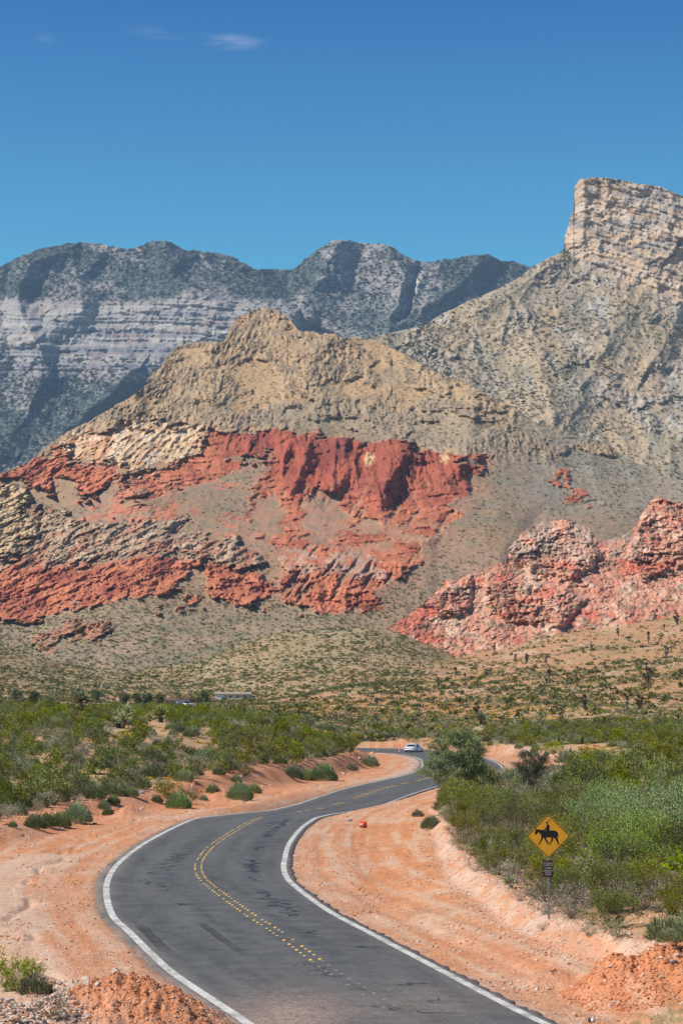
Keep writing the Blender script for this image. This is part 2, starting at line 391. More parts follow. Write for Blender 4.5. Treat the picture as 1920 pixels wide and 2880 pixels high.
def far_colour(xx, yy, X, Z, rel, info):
    lb, st, st2, n2, c, zz = info
    C = np.ones(X.shape + (3,)) * np.array((.31, .27, .235))
    big = fbm(X / 260, Z / 150, 4, 81)
    C = mixc(C, (.335, .30, .27), sst(big + .25 * lb * 2, -.05, .35) * .8)
    C = mixc(C, (.335, .30, .265), lb * .6)
    C = mixc(C, (.37, .335, .29), lb * sst(fbm(X / 700, (zz) / 34, 4, 85), -.1, .3) * .7)
    C = mixc(C, (.27, .25, .26), lb * sst(fbm(X / 500, Z / 40, 3, 84), .05, .25) * .7)
    bnd = fbm(X / 2600, zz / 52, 2, 86) + .5 * fbm(X / 1500, zz / 17, 2, 87); C = mixc(C, (.20, .19, .195), lb * sst(bnd, .08, .2) * .75); C = mixc(C, (.43, .385, .32), lb * sst(-bnd, .10, .22) * .6); C = mixc(C, (.20, .19, .19), lb * (np.abs(((zz / 41 + .3 * gn(X / 200, zz / 90, 88)) % 1) - .5) < .045) * .5)
    C = C * (1 + (.20 * (c[..., None] - .5)) * (.25 + lb[..., None]))
    C = mixc(C, (.33, .23, .19), lb * sst(fbm(X / 300 + 4, Z / 60, 3, 83), .12, .3) * .5)
    veg = .5 * fbm(X / 26, Z / 20, 5, 91, .7) + .6 * fbm(X / 200, Z / 150, 4, 92) - lb * .62 - .02
    low = 1 - sst(Z, 1020, 1150)
    veg = veg + low * .24 + .16 * sst(xx, 620, 900)
    C = mixc(C, (.085, .10, .085), sst(veg + .22 * (1 - lb) * sst(Z, 1300, 1600), -.10, .24) * .9 * (1 - .62 * lb))
    sp = worley(X / 15, Z / 15, 95)[0]
    C = mixc(C, (.034, .052, .042), (sp < .40) * (.8 * sst(veg, -.35, .05) * (1 - .85 * lb)))
    # pale scree chute on the middle summit
    d, _, _ = line_d(xx, yy, [(961 * D1, 625 * D1), (950 * D1, 670 * D1), (925 * D1, 725 * D1)])
    C = mixc(C, (.55, .50, .44), (1 - d / (9 + 4 * gn(xx / 9, yy / 9, 3))).clip(0, 1) ** .5)
    return C
m_far = rock_mat('limestone_far', .03, 9, .22)
xs = np.linspace(-330, 1640, 700)
FAR = mountain('distant_mountain_range', far_crest, far_foot, xs, 290, far_depth, far_relief, far_colour, m_far, back=(900, .7))
print('far', time.time() - T0)

# ---- grey peak with the cliff head, right ---------------------------------
pk_pts = z2([(-500, 1150), (100, 830), (200, 800), (360, 765), (400, 745), (470, 700), (520, 680), (600, 640), (700, 600), (800, 550), (870, 495), (930, 460), (1000, 425), (1017, 415), (1024, 350), (1034, 325), (1046, 270), (1062, 238), (1066, 180), (1070, 120), (1090, 90), (1150, 82), (1200, 80), (1280, 90), (1340, 105), (1450, 120), (1568, 165), (1800, 260), (2100, 420)])
pp = prof(pk_pts)
pk_crest = lambda x: pp(x) + (3.5 * fbm(x / 16, x * 0 + .3, 4, 15) + 1.2 * gn(x / 3, x * 0, 19))
pk_foot = lambda x: 0 * x + 1480
xs = np.concatenate([np.linspace(880, 1578, 270, endpoint=False), np.linspace(1578, 1622, 60, endpoint=False), np.linspace(1622, 2260, 250)])
cliff_base = prof([(1500, 700), (1584, 702), (1640, 760), (1700, 775), (1780, 800), (1850, 830), (1920, 850), (2100, 900)])
def pk_depth(xx, yy, v):
    base = 3150 + (1480 - yy) * 1.02 + .10 * (xx - 1500)
    # steep head wall: above the foot of the cliff depth hardly grows
    cb = cliff_base(xx); on = sst(xx, 1572, 1640)
    over = (cb - yy).clip(0, 400) * on
    return base - over * .80 + 40 * 0
def pk_relief(xx, yy, X, Z, v):
    cb = cliff_base(xx)
    head = sst(cb - yy + 18 * fbm(X / 60, Z / 60, 3, 7), -6, 14) * (xx > 1560)
    n1 = ridged(X / 240 + .4 * Z / 330, Z / 520, 5, 131, .42) * 34 * (1 - .6 * head)
    n2 = ridged(X / 50, Z / 90, 5, 141) * 11
    u, w = rot(X, Z, -24)      # beds falling to the right
    w = w + 7 * fbm(X / 160, Z / 160, 3, 151)
    s1 = np.abs(((w / 31) % 1) - .5) * 2; s2 = np.abs(((w / 11 + .2) % 1) - .5) * 2
    bl, c, e = blocks(X, Z, 15, -24 + 90, 1.9, 161)
    b2, c2, e2 = blocks(X, Z, 7, 30, 1.3, 162)
    outc = sst(fbm(X / 90, Z / 70, 4, 171), .10, .26) * (1 - head)
    sp = ridge_set(xx, yy, [([(1290, 590), (1200, 650), (1080, 730), (960, 780)], 14, 90), ([(1500, 640), (1400, 780), (1330, 900), (1250, 990)], 34, 190), ([(1560, 700), (1540, 760), (1500, 830)], 30, 90)])
    br = sst(fbm(X / 55, Z / 30, 3, 174), -.1, .2)
    bf, bk = beds(X, Z, -23, 10, 167, .25); bf2, bk2 = beds(X, Z, -23, 4.5, 168, .25)
    rel = n1 + n2 + sp + head * (bf * 3.4 + bf2 * 1.6) + outc * bf2 * 1.5 + head * .5 * (sst(s1, .2, .5) * 8 * br + sst(s2, .3, .6) * 3 * br + bl * 4 + crag_form(*rot(X, Z * 1.0, -22), 40, 0, 176) * 3.5 + facets(rot(X, Z, -22)[0] / 34, rot(X, Z, -22)[1] / 9, 179) * 3) + outc * (crag_form(X, Z, 26, 10, 177) * 9 + 4) + b2 * 1.0 + fbm(X / 7, Z / 7, 3, 5) * 2.2 + 1.3 * crag_form(X, Z, 14, 20, 178)
    return rel, (head, s1, s2, outc, bk, n2)
def pk_colour(xx, yy, X, Z, rel, info):
    head, s1, s2, outc, c, n2 = info
    C = np.ones(X.shape + (3,)) * np.array((.47, .345, .22))
    C = mixc(C, (.41, .325, .225), sst(fbm(X / 130, Z / 170, 4, 181), -.1, .2))
    C = mixc(C, (.25, .215, .175), sst(fbm(X / 60, Z / 160, 3, 186), .1, .3) * .5)
    C = mixc(C, (.47, .42, .35), sst(fbm(X / 60 + 7, Z / 110, 4, 182) , .12, .3) * .8)
    C = mixc(C, (.40, .33, .26), outc * .6)
    hc = np.ones(X.shape + (3,)) * np.array((.50, .35, .23)) * (1 + .34 * (c[..., None] - .5))
    hc = mixc(hc, (.34, .30, .26), sst(fbm(X / 130, Z / 34, 4, 183), .0, .22) * .8)
    hc = mixc(hc, (.54, .44, .34), sst(s1, .4, .8) * .35)
    hc = mixc(hc, (.58, .49, .40), sst(fbm(X / 30, Z / 30, 4, 184), .2, .35) * .6)
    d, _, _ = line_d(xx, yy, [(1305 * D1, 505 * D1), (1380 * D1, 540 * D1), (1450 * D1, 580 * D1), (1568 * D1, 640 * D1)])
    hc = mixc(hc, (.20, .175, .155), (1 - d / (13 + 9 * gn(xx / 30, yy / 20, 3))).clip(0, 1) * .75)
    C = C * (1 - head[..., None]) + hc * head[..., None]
    veg = fbm(X / 14, Z / 12, 3, 191) - .27 * head
    C = mixc(C, (.12, .11, .06), sst(veg, .24, .36) * .4)
    C = mixc(C, (.29, .24, .15), sst(fbm(X / 120, Z / 80, 4, 192), .05, .3) * .5 * (1 - head))
    return C
m_pk = rock_mat('grey_limestone', .08, 3.0, .20)
PEAK = mountain('cliff_headed_peak', pk_crest, pk_foot, xs, 400, pk_depth, pk_relief, pk_colour, m_pk, back=(500, .8))
print('peak', time.time() - T0)

# ---- tan hill with the red sandstone bands --------------------------------
hill_pts = [(-400, 1500), (-120, 1375), (0, 1334), (80, 1300), (122, 1263), (150, 1240), (202, 1209), (257, 1182), (312, 1148), (367, 1117), (404, 1090), (422, 1056), (453, 1032), (471, 1001), (496, 977), (520, 963), (576, 961), (628, 963), (640, 940), (655, 906), (680, 888), (710, 872), (735, 863), (765, 866), (796, 885), (820, 903), (839, 931), (882, 931), (900, 940), (937, 937), (960, 949), (991, 947), (1040, 955), (1082, 970), (1144, 1001), (1217, 1044), (1291, 1068), (1352, 1105), (1413, 1130), (1462, 1154), (1487, 1179), (1548, 1203), (1634, 1228), (1695, 1240), (1756, 1285), (1817, 1315), (1879, 1340), (1920, 1352), (2060, 1400), (2300, 1480)]
hp = prof(hill_pts)
hill_crest = lambda x: hp(x) + 5 * fbm(x / 20, x * 0 + .3, 4, 25) - 5 * (ridged(x / 11, x * 0 + .7, 3, 26) - .4) * sst(x, 350, 450) * (1 - sst(x, 1000, 1150)) + 1 * gn(x / 3, x * 0, 9)
hill_foot = lambda x: 0 * x + 1965
P_RED1 = [(582, 1211), (674, 1208), (790, 1220), (960, 1223), (1033, 1245), (1144, 1257), (1236, 1282), (1303, 1291), (1358, 1309), (1327, 1358), (1291, 1425), (1248, 1481), (1205, 1523), (1187, 1579), (1144, 1603), (1082, 1640), (1064, 1700), (960, 1716), (857, 1719), (790, 1683), (784, 1566), (722, 1511), (704, 1456), (716, 1407), (753, 1327), (765, 1266), (674, 1297), (612, 1327), (539, 1364), (429, 1395), (343, 1400), (367, 1334), (465, 1309), (551, 1272)]
P_CONES = [[(772, 1378), (822, 1470), (770, 1505), (706, 1500), (722, 1420)], [(906, 1356), (945, 1400), (1000, 1470), (940, 1492), (830, 1484), (862, 1410)], [(1030, 1455), (1085, 1480), (1050, 1500), (990, 1490)]]
P_REDL = [(0, 1340), (36, 1331), (50, 1310), (100, 1294), (143, 1290), (152, 1270), (190, 1265), (200, 1300), (300, 1292), (340, 1310), (330, 1340), (270, 1400), (230, 1395), (185, 1340), (150, 1335), (130, 1375), (90, 1366), (40, 1350)]
P_RED3 = [(233, 1438), (290, 1400), (343, 1358), (453, 1345), (500, 1352), (470, 1390), (429, 1398), (367, 1413), (453, 1438), (530, 1415), (441, 1456), (343, 1468), (269, 1450)]
P_RED3B = z3([(600, 520), (700, 450), (820, 420), (940, 430), (900, 500), (800, 500), (700, 525)])
P_RED3C = z3([(980, 480), (1090, 500), (1100, 560), (1060, 600), (920, 590), (1030, 545)])
P_CREAM = [(178, 1254), (220, 1217), (392, 1190), (478, 1193), (576, 1211), (551, 1272), (465, 1303), (367, 1328), (306, 1309), (208, 1303)]
P_RED4 = [(-200, 1600), (0, 1591), (37, 1579), (122, 1572), (214, 1591), (343, 1572), (429, 1554), (520, 1572), (582, 1572), (569, 1591), (508, 1640), (392, 1677), (245, 1713), (122, 1744), (18, 1747), (-200, 1760)]
P_MIX = [(-200, 1400), (0, 1364), (49, 1361), (73, 1395), (122, 1432), (276, 1468), (429, 1481), (520, 1468), (527, 1493), (569, 1511), (661, 1517), (735, 1591), (643, 1591), (582, 1572), (429, 1554), (214, 1591), (61, 1579), (0, 1615), (-200, 1630)]
P_RED5 = [(588, 1572), (649, 1591), (753, 1615), (772, 1677), (722, 1701), (661, 1707), (606, 1683), (576, 1640)]
P_RED6 = [(441, 1705), (500, 1690), (520, 1672), (565, 1680), (580, 1698), (520, 1710), (500, 1732), (450, 1722)]
P_RED7 = [(92, 1790), (150, 1768), (180, 1755), (270, 1752), (310, 1775), (280, 1795), (190, 1800), (140, 1832), (120, 1812)]
P_RED8 = [(227, 1857), (285, 1842), (325, 1850), (300, 1868), (240, 1868)]
P_RED9 = [(1554, 1333), (1585, 1331), (1640, 1390), (1646, 1415), (1610, 1415), (1570, 1365)]
P_CAP = [(784, 1600), (784, 1566), (830, 1552), (900, 1550), (980, 1558), (1050, 1575), (1085, 1610), (1060, 1618), (960, 1600), (860, 1612), (800, 1625)]
P_GREY = [(640, 1160), (800, 1130), (960, 1130), (1100, 1150), (1250, 1120), (1400, 1200), (1560, 1240), (1640, 1290), (1700, 1330), (1560, 1320), (1400, 1300), (1250, 1270), (1060, 1235), (850, 1205), (650, 1195)]
def hill_depth(xx, yy, v):
    t = ((1965 - yy) / (1965 - 870)).clip(0, 1.2)
    d = 1380 + 1200 * t ** .92
    return d + 90 * sst(xx, 1300, 1900) + 60 * (1 - sst(xx, 0, 400))
HM = {}
def hill_relief(xx, yy, X, Z, v):
    wx = xx + 13 * fbm(X / 26, Z / 26, 4, 201) + 4 * gn(X / 4, Z / 4, 203); wy = yy + 10 * fbm(X / 26 + 9, Z / 26, 4, 202) + 3 * gn(X / 4, Z / 4, 204)
    ed = 58 * fbm(X / 34, Z / 16, 5, 205, .6) + 14 * fbm(X / 6, Z / 4, 3, 206)
    sd = lambda P: poly_sd(wx, wy, P) + ed
    m = lambda P, s=5: sst(sd(P), -s, s)
    cones = np.maximum.reduce([m(p, 7) for p in P_CONES])
    d1 = sd(P_RED1)
    red1f = sst(d1, -5, 5); red1 = red1f * (1 - cones)
    redl, red3, red4, red5, red6, red7, red8, red9 = m(P_REDL), np.maximum.reduce([m(P_RED3, 8), m(P_RED3B, 9), m(P_RED3C, 6)]), m(P_RED4), m(P_RED5), m(P_RED6), m(P_RED7), m(P_RED8), m(P_RED9, 3)
    cream, mixb, cap, grey = m(P_CREAM), m(P_MIX), m(P_CAP, 4), m(P_GREY, 12)
    # broken patches of talus let through the lower slopes
    thin = sst(fbm(X / 30, Z / 12, 4, 211), -.16, .02)
    lowr = red1 * sst(yy, 1440, 1500) * (1 - sst(yy, 1540, 1570)); red1 = red1 * (1 - .85 * lowr * (1 - thin))
    red3 = red3 * sst(fbm(X / 22, Z / 9, 4, 212), -.08, .1)
    red6 = red6 * sst(fbm(X / 18, Z / 9, 3, 213), -.1, .05)
    red9 = red9 * sst(fbm(X / 9, Z / 9, 3, 214), -.22, .0)
    scr = sst(fbm(X / 45 + 3, Z / 16, 4, 216), .23, .30) * (xx < 720) * (yy > 1360) * (yy < 1560)
    red3 = np.maximum(red3, scr * .9)
    dg = rot(X, Z, 58); red1 = red1 * (1 - .75 * sst(fbm(dg[0] / 46, dg[1] / 9, 4, 217), .17, .27) * sst(yy, 1330, 1400))
    wall = red1f * (1 - sst(yy + 30 * np.sin(xx / 37) + .12 * np.abs(xx - 1000), 1345, 1490)) * sst(xx, 560, 700)
    lump = np.maximum(red1 * sst(yy, 1560, 1600), red5)
    rock = np.maximum.reduce([red1f * (1 - .6 * cones), redl, red3 * .4, red4, red5, red6 * .8, red7 * .6, red9, cream, mixb])
    tan = 1 - sst(yy - hp(xx), 230, 330) * 1.0
    crag = sst(fbm(X / 70, Z / 55, 4, 221) + .20 * sst(300 - (yy - hp(xx)), 0, 260) * (xx < 1100) + .24 * grey, .0, .16) * (1 - sst(yy, 1270, 1330)) * (1 - rock)
    crag = np.maximum(crag, .9 * sst(sd([(631, 965), (655, 900), (735, 858), (800, 885), (840, 935), (830, 985), (760, 1010), (700, 980), (640, 1030), (620, 1000)]), -6, 8))
    crag = np.maximum(crag, .95 * sst(sd([(471, 1000), (520, 1020), (600, 1040), (560, 1090), (560, 1165), (500, 1175), (440, 1160), (425, 1100)]), -6, 12))
    crag = np.maximum(crag, .95 * sst(sd([(1190, 1130), (1260, 1095), (1330, 1105), (1400, 1140), (1420, 1165), (1340, 1160), (1260, 1175), (1200, 1180)]), -6, 12))
    # large forms
    n1 = ridged(X / 190 + .25, Z / 330, 5, 231, .42) * 34 * (1 - .7 * rock)
    # bulging varnished wall with vertical flutes
    flute = ridged(X / 17 + .35 * fbm(X / 50, Z / 50, 3, 5), Z / 75, 4, 241) * 13
    dome = ridge_set(xx, yy, [([(640, 1030), (600, 1080), (580, 1150)], 12, 70), ([(700, 1030), (690, 1090), (660, 1130)], 22, 70), ([(790, 1015), (800, 1080), (760, 1130)], 20, 70),
                              ([(930, 1040), (880, 1120), (860, 1190)], 34, 95), ([(1060, 1060), (1010, 1120), (960, 1200)], 20, 60)])
    wallr = wall * (14 + (1 - .85 * cones) * flute * 1.15 + (1 - .85 * cones) * dome * 1.3 + fbm(X / 14, Z / 30, 4, 243) * 5 - 5 * cracks(X / 26, Z / 60, 244, .06) + 3 * facets(X / 9, Z / 16, 245))
    b1, c1, e1 = blocks(X, Z, 13, 32, 1.6, 251)
    b2, c2, e2 = blocks(X, Z, 5.5, 22, 1.4, 252)
    b3, c3, e3 = blocks(X, Z, 2.6, 40, 1.3, 253, .2)
    slab = ridged(*[a / s for a, s in zip(rot(X, Z, 34), (52, 17))], 4, 261) * 13 + crag_form(X, Z, 20, 28, 263) * 8 + 3 * crag_form(X, Z, 7, 20, 264)
    cr = crag_form(X, Z * .6, 22, 84, 272) * 6 + crag_form(X, Z * .8, 8, -5, 273) * 3.5 - 3 * cracks(X / 12, Z / 34, 275, .07) + ridged(X / 8, Z / 30, 4, 276) * 4
    lumpr = lump * (12 + fbm(X / 22, Z / 16, 4, 281) * 18 + b2 * 3 + crag_form(X, Z, 13, 10, 283) * 9 + 4 * crag_form(X, Z, 5, 0, 284))
    bd, bk = beds(X, Z, 27, 8, 268); bd2, bk2 = beds(X, Z, 24, 3.6, 269); bh, bkh = beds(X, Z, 3, 6, 270); bh2, _ = beds(X, Z, -4, 2.8, 273)
    sgn = np.maximum.reduce([red4, mixb, redl, red6, red7])
    rel = n1 + wallr + sgn * (6 + slab * .9 + bd * 2.0 + bd2 * 1.0 + b2 * 2.2 + crag_form(X, Z, 42, 30, 277) * 9 + facets(X / 15, Z / 10, 278) * 2.5 + ridged(*[a / s_ for a, s_ in zip(rot(X, Z, 38), (30, 9))], 4, 285) * 6 + fbm(X / 9, Z / 7, 4, 286) * 4 - 3 * cracks(X / 22, Z / 14, 279, .06)) + cream * (5 + ridged(*[a / s for a, s in zip(rot(X, Z, 62), (34, 14))], 4, 262) * 8 + crag_form(X, Z, 14, 60, 265) * 7 + b2 * 2) + lumpr + lump * (bh * 4 + bh2 * 1.8) + red1 * (1 - wall) * (1 - lump) * (3 + bh * 3 + bh2 * 1.6 + facets(X / 11, Z / 8, 246) * 4) + wall * (1 - .85 * cones) * (crag_form(X, Z, 34, 12, 247) * 10 + bh * 1.2) + red3 * bh2 * 1.5 + red3 * (2.5 + b2 * 2.5) + red9 * (4 + b2 * 4)
    rel = rel + crag * (5 + cr) + (1 - rock) * (1 - crag) * (fbm(X / 60, Z / 60, 4, 291) * 6 + fbm(X / 5, Z / 4, 3, 293) * 1.6 + (1 - sst(yy, 1230, 1300)) * (facets(X / 5, Z / 4, 294) * 1.6 + facets(X / 9, Z / 7, 295) * 1.5)) + b3 * (.5 + 1.4 * np.maximum(rock * (1 - .7 * wall), crag)) 
    # stepped golden outcrop at the left edge
    gold = m([(-200, 1380), (0, 1364), (49, 1361), (73, 1395), (70, 1460), (110, 1480), (60, 1530), (0, 1560), (-200, 1570)])
    rel = rel + gold * (14 + b1 * 9)
    d4 = np.maximum.reduce([sd(P_RED4), sd(P_RED5), sd(P_RED7), sd(P_REDL), sd(P_RED3)])
    gul = ridge_set(xx, yy, [([(1000, 1350), (1020, 1200), (1100, 1070)], -5, 40), ([(1170, 1290), (1240, 1180), (1330, 1160)], -8, 60)])
    rel = rel + gul
    return rel, dict(red1=red1, redl=redl, red3=red3, red4=red4, red5=red5, red6=red6, red7=red7, red8=red8, red9=red9, cream=cream, mixb=mixb, cap=cap, grey=grey, crag=crag, rock=rock, wall=wall, gold=gold, d1=d1, d4=d4, c1=c1, c2=c2, e2=e2, bk=bk * sgn + bkh * (1 - sgn))
def hill_colour(xx, yy, X, Z, rel, I):
    C = np.ones(X.shape + (3,)) * np.array((.345, .222, .132))                        # talus and shrubland soil
    C = mixc(C, (.275, .198, .130), sst(fbm(X / 70, Z / 40, 4, 301), -.12, .2) * .85)
    C = mixc(C, (.22, .205, .15), sst(fbm(X / 14, Z / 12, 3, 302), .05, .3) * .4)
    C = mixc(C, (.41, .245, .17), sst(fbm(X / 50, Z / 20, 4, 303), .12, .3) * .45 * sst(yy, 1300, 1450))
    up = (1 - sst(yy, 1130, 1290)) 
    tan = np.ones(X.shape + (3,)) * np.array((.46, .30, .165)); tan = mixc(tan, (.36, .26, .155), sst(fbm(X / 60, Z / 40, 4, 304), .0, .25))
    C = C * (1 - up[..., None]) + tan * up[..., None]
    C = mixc(C, (.33, .27, .19), I['grey'] * .6)
    C = mixc(C, (.30, .27, .215), sst(xx, 1250, 1600) * (1 - sst(yy, 1400, 1500)) * .6)
    cg = np.ones(X.shape + (3,)) * np.array((.42, .29, .175)); cg = mixc(cg, (.24, .18, .13), sst(fbm(X / 16, Z / 34, 4, 305), .0, .2) * .8)
    cg = mixc(cg, (.29, .225, .16), I['grey'] * .7)
    C = C * (1 - I['crag'][..., None] * .9) + cg * (I['crag'][..., None] * .9)
    tn = sst(I['d1'], -75, 0) * sst(yy, 1250, 1330) * sst(fbm(X / 26, Z / 14, 4, 306) + .15, -.15, .25); C = mixc(C, (.43, .215, .135), tn * .7)
    tn = sst(I['d4'], -40, 0) * sst(fbm(X / 20, Z / 10, 4, 307), -.15, .25); C = mixc(C, (.42, .225, .15), tn * .5)
    r = np.ones(X.shape + (3,)) * np.array((.48, .165, .085)); r = mixc(r, (.34, .10, .06), sst(fbm(X / 34, Z / 22, 4, 311), .0, .22) * .9)
    r = mixc(r, (.58, .21, .13), sst(fbm(X / 11, Z / 9, 4, 312), .12, .3) * .6)
    w = np.ones(X.shape + (3,)) * np.array((.35, .098, .058)); w = mixc(w, (.22, .060, .044), sst(fbm(X / 24, Z / 60, 4, 313), .02, .22) * .8)
    w = mixc(w, (.40, .10, .06), sst(fbm(X / 40, Z / 20, 4, 314) + .5 * sst(yy, 1350, 1440) - .1, .05, .3))
    r = r * (1 - I['wall'][..., None]) + w * I['wall'][..., None]
    reds = np.maximum.reduce([I[k] for k in ('red1', 'redl', 'red3', 'red4', 'red5', 'red6', 'red7', 'red9')])
    C = C * (1 - reds[..., None]) + r * reds[..., None]
    C = mixc(C, (.60, .27, .17), I['red3'] * .35 + I['red7'] * .3)
    C = mixc(C, (.62, .33, .24), I['red8'] * .9)
    cr = np.ones(X.shape + (3,)) * np.array((.60, .415, .25)); cr = mixc(cr, (.55, .27, .14), sst(fbm(X / 26, Z / 16, 4, 321) + .3 * (1 - sst(xx, 200, 420)), .05, .3) * .7); cr = mixc(cr, (.70, .56, .41), sst(fbm(X / 20, Z / 14, 4, 322), .1, .3) * .7)
    C = C * (1 - I['cream'][..., None]) + cr * I['cream'][..., None]
    mx = np.ones(X.shape + (3,)) * np.array((.44, .29, .19)); mx = mixc(mx, (.46, .20, .125), sst(fbm(X / 22, Z / 12, 4, 331) + .3 * sst(yy, 1500, 1580), .05, .25) * .85); mx = mixc(mx, (.56, .44, .31), sst(fbm(X / 26 + 5, Z / 12, 4, 332), .12, .28) * .8)
    mx = mixc(mx, (.31, .23, .155), sst(fbm(X / 12, Z / 8, 3, 333), .1, .3) * .6); mx = mixc(mx, (.56, .40, .22), I['gold'] * .75)
    C = C * (1 - I['mixb'][..., None] * .92) + mx * (I['mixb'][..., None] * .92)
    C = mixc(C, (.46, .31, .22), I['cap'] * .7 * sst(fbm(X / 12, Z / 8, 3, 341), -.25, .0))
    for (cx, cy, s) in ((1040, 1290, 22), (1248, 1292, 20)):
        dd = np.hypot((xx - cx) / s, (yy - cy) / s / 1.3) + .6 * fbm(X / 7, Z / 7, 3, 7); C = mixc(C, (.60, .42, .22), (1 - sst(dd, .3, .8)) * .9)
    fan = sst(yy, 1640, 1780) * (1 - I['rock'])
    C = mixc(C, (.29, .225, .145), fan * .75)
    C = mixc(C, (.40, .27, .18), fan * sst(fbm(X / 60, Z / 9, 4, 351), .12, .28) * .7)
    C = mixc(C, (.15, .17, .095), fan * sst(fbm(X / 30, Z / 9, 4, 352), .14, .3) * .55)
    C = C * (1 + .22 * (I['bk'][..., None] - .5) * (np.maximum(I['rock'] * (1 - .6 * I['wall']), .5 * I['crag']))[..., None])
    C = C * (1 + .16 * (I['c2'][..., None] - .5) * np.maximum(I['rock'], I['crag'])[..., None])
    return C
m_hill = rock_mat('desert_rock', .16, 1.5, .20)
xs = np.linspace(-300, 2240, 860)
HILL = mountain('red_banded_hill', hill_crest, hill_foot, xs, 440, hill_depth, hill_relief, hill_colour, m_hill, back=(420, .8))
print('hill', time.time() - T0)

# ---- pink outcrop, right ---------------------------------------------------
oc_pts = [(1092, 1762), (1144, 1732), (1187, 1701), (1205, 1677), (1236, 1652), (1254, 1631), (1303, 1621), (1340, 1606), (1389, 1591), (1422, 1576), (1428, 1542), (1450, 1517), (1474, 1493), (1511, 1471), (1560, 1459), (1603, 1462), (1652, 1484), (1670, 1499), (1678, 1524), (1713, 1514), (1756, 1505), (1781, 1484), (1805, 1444), (1830, 1407), (1848, 1398), (1879, 1404), (1903, 1419), (1920, 1407), (1990, 1370), (2100, 1390), (2300, 1450)]
op = prof(oc_pts)
oc_crest = lambda x: op(x) - 7 * (ridged(x / 9, x * 0 + .7, 3, 36) - .4) * sst(x, 1240, 1300) + 5 * fbm(x / 13, x * 0 + .3, 4, 35)
oc_foot = lambda x: 0 * x + 1850
xs = np.linspace(1088, 2200, 520)
def oc_depth(xx, yy, v): return 1290 + (1850 - yy) * .80
P_OCL = [[(1190, 1705), (1236, 1655), (1330, 1612), (1330, 1690), (1310, 1730), (1230, 1740)], [(1425, 1580), (1432, 1530), (1520, 1470), (1600, 1462), (1670, 1500), (1690, 1570), (1640, 1620), (1560, 1640), (1480, 1600)],
         [(1340, 1640), (1420, 1620), (1560, 1650), (1650, 1680), (1600, 1760), (1460, 1760), (1370, 1720)], [(1760, 1560), (1805, 1444), (1850, 1400), (2200, 1380), (2200, 1560), (1920, 1600), (1800, 1640)]]
def oc_relief(xx, yy, X, Z, v):
    wx = xx + 16 * fbm(X / 12, Z / 12, 4, 401); wy = yy + 9 * fbm(X / 16 + 9, Z / 16, 3, 402)
    L = np.maximum.reduce([((poly_sd(wx, wy, p) + 14 * fbm(X / 9, Z / 9, 3, 403)) / 15).clip(0, 1) ** .7 for p in P_OCL])
    b1, c1, e1 = blocks(X, Z, 10, 62, 1.7, 411); b2, c2, e2 = blocks(X, Z, 4.2, 50, 1.4, 412); b3, c3, e3 = blocks(X, Z, 1.9, 20, 1.3, 413, .2)
    rub = 1 - L; bd, bk = beds(X, Z, 14, 7, 424); bd2, _ = beds(X, Z, 8, 3, 425)
    rel = L * (bd * 2.6 + bd2 * 1.5 - 4 * cracks(X / 15, Z / 26, 427, .07)) + L * (9 + b1 * 3 + crag_form(X, Z, 22, 70, 422) * 8.5 + crag_form(X, Z, 7, 70, 423) * 3) + b2 * (2.6 + 2.5 * L) + b3 * 1.5 + ridged(X / 46, Z / 60, 5, 431) * 16 + rub * (fbm(X / 4, Z / 4, 3, 441) * 1.2 + facets(X / 6, Z / 5, 442) * 1.8 + facets(X / 2.6, Z / 2.2, 443) * 1.1 + 3 * sst(fbm(X / 16, Z / 12, 3, 444), .0, .2) * facets(X / 9, Z / 7, 445))
    return rel, (L, bk, c2, c3)
def oc_colour(xx, yy, X, Z, rel, I):
    L, c1, c2, c3 = I
    C = np.ones(X.shape + (3,)) * np.array((.56, .27, .175))
    C = mixc(C, (.58, .145, .085), sst(fbm(X / 30, Z / 14, 4, 451) + .55 * sst(-(xx - 1300) / 200, 0, 1) * (yy > 1690), .12, .3) * .75)
    C = mixc(C, (.60, .41, .29), sst(fbm(X / 20, Z / 16, 4, 452) + .35 * (c2 - .5), .08, .3) * .7)
    C = mixc(C, (.43, .17, .115), sst(fbm(X / 14, Z / 9, 4, 453), .14, .3) * .75)
    C = mixc(C, (.42, .31, .235), sst(1600 - yy, 0, 60) * sst(fbm(X / 14, Z / 14, 3, 454), -.2, .1) * (xx < 1780) * .75)
    C = mixc(C, (.14, .15, .08), sst(fbm(X / 9, Z / 7, 3, 455), .27, .36) * .55)
    return C * (1 + .35 * (c3[..., None] - .5)) * (1 + .35 * L[..., None] * (c1[..., None] - .5))
m_oc = rock_mat('pink_sandstone', .3, .8, .18)
OUTC = mountain('pink_rock_outcrop', oc_crest, oc_foot, xs, 250, oc_depth, oc_relief, oc_colour, m_oc, back=(130, .8))
print('outcrop', time.time() - T0)
